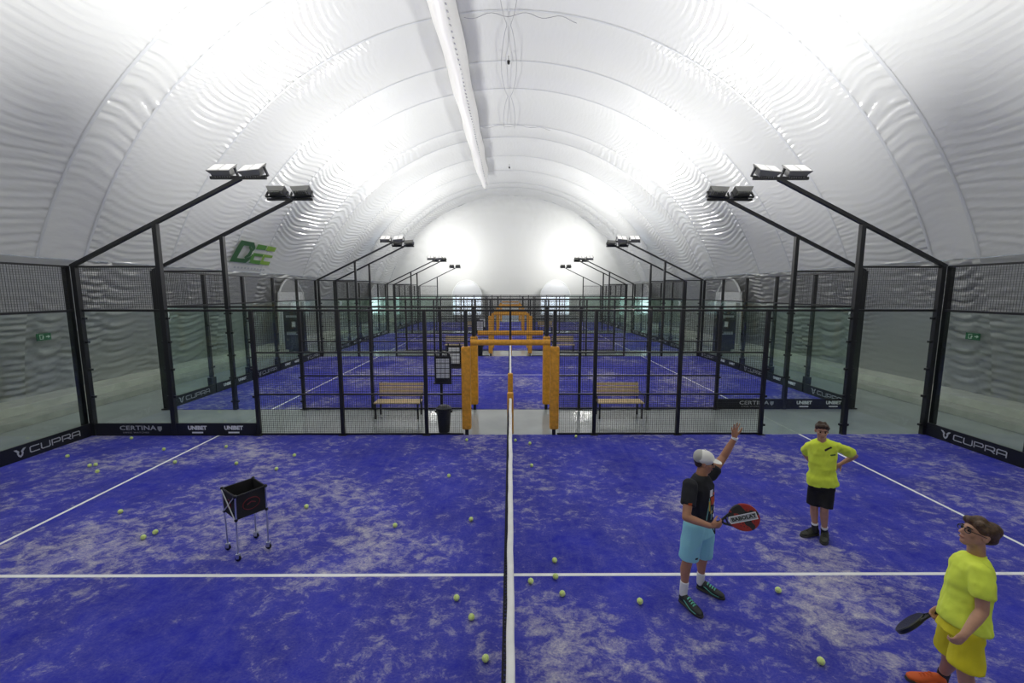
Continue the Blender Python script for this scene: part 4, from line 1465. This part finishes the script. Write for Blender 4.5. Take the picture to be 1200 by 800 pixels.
    padel_racket(rc, rc - hd_, Vector((.10, -1, .45)), M['racket'], 'red and black padel racket with a white lettered band held by the capped person', band=True, strap=True)
    return p_


coach()


# ---------------------------------------------------------------- standing boy: neon tee, black shorts, hands behind the hips
def boy_hips():
    p_ = empty('person', (4.17, 5.7, .012))
    tag(p_, 'person in neon yellow tee and black shorts with hands behind the hips', 'person')
    hR, tR = ground(958, 626, .012), ground(938, 629, .012)
    hL, tL = ground(967, 628, .012), ground(964, 643, .012)
    aR, aL = P(955, 617, hR.y - CAM.y - .05), P(966, 622, hL.y - CAM.y - .05)
    kR, kL = P(954, 594, 5.47), P(966, 597, 5.36)
    pR, pL = P(956, 562, 5.46), P(970, 563, 5.38)
    pel = (pR + pL) / 2
    sR, sL = P(951, 519, 5.44), P(977, 520, 5.34)
    sh = (sR + sL) / 2
    neck = P(963, 517, 5.38); hc = P(963, 504.5, 5.36)
    eR, wR = P(943, 531, 5.70), P(957, 549, 5.62)
    eL, wL = P(1002, 534, 5.52), P(986, 543, 5.62)
    side = (sL - sR).normalized(); up = (neck - pel).normalized(); fwd = side.cross(up).normalized()
    if fwd.y > 0: fwd = -fwd
    b = Blob()
    for h, k_, a in ((pR, kR, aR), (pL, kL, aL)):
        mid = lerp(k_, a, .32) - fwd * .012
        b.chain([(h, .075), (lerp(h, k_, .5), .064), (k_, .048), (mid, .049), (lerp(k_, a, .75), .035), (a, .030)]); b.ball(a - Vector((0, 0, .04)), .03)
    b.loft([(pel - up * .05, side * .11, fwd * .08), (pel + up * .12, side * .115, fwd * .08), (lerp(pel, sh, .6), side * .12, fwd * .085), (sh - up * .05, side * .13, fwd * .075), (sh + up * .03, side * .08, fwd * .05)])
    b.chain([(sh, .058), (neck, .052), (hc - up * .05, .049)])
    for s_, e_, w_ in ((sR, eR, wR), (sL, eL, wL)):
        b.chain([(s_ - up * .03 + (sh - s_).normalized() * .02, .044), (lerp(s_, e_, .5), .042), (e_, .036), (lerp(e_, w_, .35), .036), (w_, .024)])
    hand(b, wL, (P(976, 549, 5.62) - wL), (0, -1, 0), .9, .35, .03, -1, .3)
    hand(b, wR, (P(970, 552, 5.60) - wR), (0, -1, 0), .9, .35, .03, 1, .3)
    q, ax = head(b, hc, (-.45, -.88, -.10), (0, 0, 1), .93)
    b.build('body', M['skin2'], p_, .0075, 3)
    face_parts(p_, q, .93, M['brow'])
    hb = Blob()
    hb.ball(q(0, -.022, .045), (.080, .090, .072), ax); hb.ball(q(0, -.052, .0), (.068, .054, .062), ax)
    for x, y, z, r in ((-.04, .055, .082, .030), (0, .064, .088, .032), (.04, .055, .082, .030), (-.062, .02, .055, .026), (.062, .02, .055, .026), (-.02, .02, .115, .03), (.03, .0, .115, .03)):
        hb.ball(q(x, y, z), r)
    hb.build('hair', M['hair'], p_, .008, 2, None, .004, 8, .03)
    t = Blob()
    hem = pel - up * .05
    t.loft([(hem, side * .186, fwd * .140), (pel + up * .05, side * .172, fwd * .126), (pel + up * .14, side * .152, fwd * .112), (lerp(pel, sh, .62), side * .158, fwd * .110), (sh - up * .06, side * .168, fwd * .100), (sh + up * .0, side * .160, fwd * .085), (sh + up * .034, side * .115, fwd * .070), (sh + up * .056, side * .072, fwd * .056)])
    for s_, e_ in ((sR, eR), (sL, eL)):
        s0 = s_ - up * .028 + (sh - s_).normalized() * .02; m0 = lerp(s_, e_, .3) - up * .012; t.cap(s0, .062, m0, .066); t.cap(m0, .066, lerp(s_, e_, .80), .066, True, False)
    tee = t.build('tee', M['tee_neon'], p_, .010, 7, None, .010, 21, .06)
    bm2 = bmesh.new()
    nb = neck - up * .012
    ring = [nb + side * .058 * math.cos(t_) + fwd * (.052 * math.sin(t_) + .01) - up * (.035 * max(0, math.sin(t_)) ** 2) for t_ in [2 * PI * k / 20 for k in range(21)]]
    add_path(bm2, ring, .009, 6)
    put('collar', bm_mesh('collar', bm2, M['tee_neon2']), p_)
    ch = lerp(pel, sh, .80)
    decal('collar_trim', tee, [(-.005, -.012, .085, .012, 0)], ch + side * .01 + up * .055, (side + up * .55).normalized(), (up - side * .55).normalized(), fwd, M['board'], p_, div=4)
    decal('chest_mark', tee, [(.065, -.02, .125, -.002, 0)], ch, side, up, fwd, M['logo_mid'], p_, div=3)
    sb = Blob()
    sb.loft([(pel + up * .03, side * .135, fwd * .10), (pel - up * .05, side * .150, fwd * .108), (pel - up * .12, side * .160, fwd * .112)])
    for h, k_ in ((pR, kR), (pL, kL)):
        sb.cap(h - up * .06, .090, lerp(h, k_, .9), .094, True, False)
    sb.build('shorts', M['shorts_black'], p_, .010, 4, None, .005, 31, .09)
    for k_, a, hh, tt in ((kR, aR, hR, tR), (kL, aL, hL, tL)):
        Blob().cap(lerp(k_, a, .78), .042, lerp(k_, a, .88), .041, False, False).build('sock', M['sock'], p_, .008, 1)
        Blob().cap(lerp(k_, a, .87), .042, a, .040, False, True).cap(a, .04, a - Vector((0, 0, .05)), .039).build('sock', M['sock_dark'], p_, .008, 1)
        shoe(p_, hh, hh + (tt - hh).normalized() * .28, M['shoe_grey'], M['shoe_grey'], 1.0)
    return p_


boy_hips()


# ---------------------------------------------------------------- boy with glasses: bright tee, yellow shorts, orange shoes
def boy_glasses():
    p_ = empty('person', (3.62, 3.35, .012))
    tag(p_, 'person with glasses in bright yellow tee, yellow shorts and orange shoes looking up', 'person')
    hR = ground(1107, 806, .012); tR = ground(1076, 799, .012)
    aR = P(1105, 791, 3.26); aL = P(1131, 836, 2.95)
    kR, kL = P(1113, 768, 3.14), P(1131, 788, 2.90)
    pR, pL = P(1121, 719, 3.10), P(1137, 726, 2.92)
    pel = (pR + pL) / 2
    sR, sL = P(1133, 650, 3.16), P(1151, 666, 2.88)
    sh = (sR + sL) / 2
    neck = P(1144, 650, 3.03); hc = P(1145, 625, 3.00)
    eL, wL = P(1151, 716, 2.84), P(1131, 742, 2.78)
    eR, wR = P(1117, 690, 3.27), P(1103, 711, 3.26)
    side = (sR - sL).normalized(); up = (neck - pel).normalized(); fwd = up.cross(side).normalized()
    if fwd.x > 0: fwd = -fwd
    b = Blob()
    for h, k_, a in ((pR, kR, aR), (pL, kL, aL)):
        mid = lerp(k_, a, .32) - fwd * .012
        b.chain([(h, .078), (lerp(h, k_, .5), .068), (k_, .050), (mid, .050), (lerp(k_, a, .75), .036), (a, .031)]); b.ball(a - Vector((0, 0, .04)), .031)
    b.loft([(pel - up * .05, side * .11, fwd * .085), (pel + up * .12, side * .115, fwd * .085), (lerp(pel, sh, .6), side * .12, fwd * .09), (sh - up * .05, side * .13, fwd * .08), (sh + up * .03, side * .08, fwd * .05)])
    b.chain([(sh, .060), (neck, .053), (hc - up * .04, .050)])
    for s_, e_, w_ in ((sR, eR, wR), (sL, eL, wL)):
        b.chain([(s_ - up * .03 + (sh - s_).normalized() * .02, .046), (lerp(s_, e_, .5), .043), (e_, .037), (lerp(e_, w_, .35), .037), (w_, .025)])
    hand(b, wL, (P(1121, 752, 2.78) - wL), (.2, .8, .2), .95, .75, .02, 1, .6)
    rd = P(1096, 717, 3.27) - wR
    hand(b, wR, rd, (0, -.6, .4), .95, .7, .02, -1, .6)
    hf = Vector((-.93, .22, .30))
    q, ax = head(b, hc, hf, (.30, 0, 1), 1.0)
    b.build('body', M['skin2'], p_, .0075, 3)
    face_parts(p_, q, 1.0, M['brow'])
    hb = Blob()
    hb.ball(q(0, -.020, .046), (.084, .096, .074), ax); hb.ball(q(0, -.060, .010), (.076, .062, .070), ax)
    for x, y, z, r in ((-.05, .050, .075, .032), (0, .062, .086, .034), (.05, .050, .075, .032), (-.066, .02, .045, .028), (.066, .02, .045, .028), (0, -.07, .06, .065), (0, -.075, .0, .058), (0, .02, .09, .05)):
        hb.ball(q(x, y, z), r)
    hb.build('hair', M['hair2'], p_, .008, 7, None, .0022, 18, .04)
    # glasses
    bg = bmesh.new()
    for s_ in (-1, 1):
        ring = [q(s_ * .033 + .026 * math.cos(2 * PI * k / 16), .090, .004 + .019 * math.sin(2 * PI * k / 16)) for k in range(17)]
        add_path(bg, ring, .0032, 5)
        add_path(bg, [q(s_ * .058, .088, .008), q(s_ * .078, .04, .008), q(s_ * .080, -.012, .004)], .0032, 5)
    add_path(bg, [q(-.008, .094, .010), q(.008, .094, .010)], .0032, 5)
    put('glasses', bm_mesh('glasses', bg, M['frame']), p_)
    t = Blob()
    hem = pel - up * .055
    t.loft([(hem - fwd * .012, side * .204, fwd * .148), (pel + up * .04, side * .186, fwd * .142), (pel + up * .14, side * .156, fwd * .136), (lerp(pel, sh, .62), side * .162, fwd * .132), (sh - up * .06, side * .170, fwd * .118), (sh + up * .0, side * .160, fwd * .098), (sh + up * .034, side * .115, fwd * .080), (sh + up * .056, side * .072, fwd * .060)])
    for s_, e_ in ((sR, eR), (sL, eL)):
        s0 = s_ - up * .030 + (sh - s_).normalized() * .02; m0 = lerp(s_, e_, .3) - up * .012; t.cap(s0, .066, m0, .070); t.cap(m0, .070, lerp(s_, e_, .66), .072, True, False)
    t.build('tee', M['tee_neon2'], p_, .010, 7, None, .007, 41, .06)
    bm2 = bmesh.new(); nb = neck - up * .008
    add_path(bm2, [nb + side * .060 * math.cos(2 * PI * k / 20) + fwd * (.056 * math.sin(2 * PI * k / 20) + .006) - up * (.014 * math.sin(2 * PI * k / 20)) for k in range(21)], .009, 6)
    put('collar', bm_mesh('collar', bm2, M['tee_neon2']), p_)
    sb = Blob()
    sb.loft([(pel + up * .03, side * .130, fwd * .105), (pel - up * .05, side * .146, fwd * .120), (pel - up * .14, side * .168, fwd * .138)])
    for h, k_ in ((pR, kR), (pL, kL)):
        sb.cap(h - up * .09, .090, lerp(h, k_, .86), .110, True, False)
    sb.build('shorts', M['shorts_yellow'], p_, .010, 4, None, .007, 51, .08)
    shoe(p_, hR, hR + (tR - hR).normalized() * .27, M['shoe_orange'], M['shoe_orange'], 1.0)
    hL = Vector((aL.x + .05, aL.y - .02, .012)); shoe(p_, hL, hL + Vector((-.26, .06, 0)), M['shoe_orange'], M['shoe_orange'], 1.0)
    for k_, a in ((kR, aR), (kL, aL)):
        Blob().cap(lerp(k_, a, .8), .042, a, .040, False, True).cap(a, .04, Vector((a.x, a.y, .07)), .039).build('sock', M['sock_dark'], p_, .008, 1)
    # black racket held low behind the front of the shorts
    hd_ = wR + rd.normalized() * .07
    rc = hd_ + (P(1074, 727, 3.36) - hd_).normalized() * .255
    padel_racket(rc, rc - hd_, Vector((0, -.08, 1)), M['racket_black'], 'plain black padel racket held low by the person with glasses', band=False)
    return p_


boy_glasses()
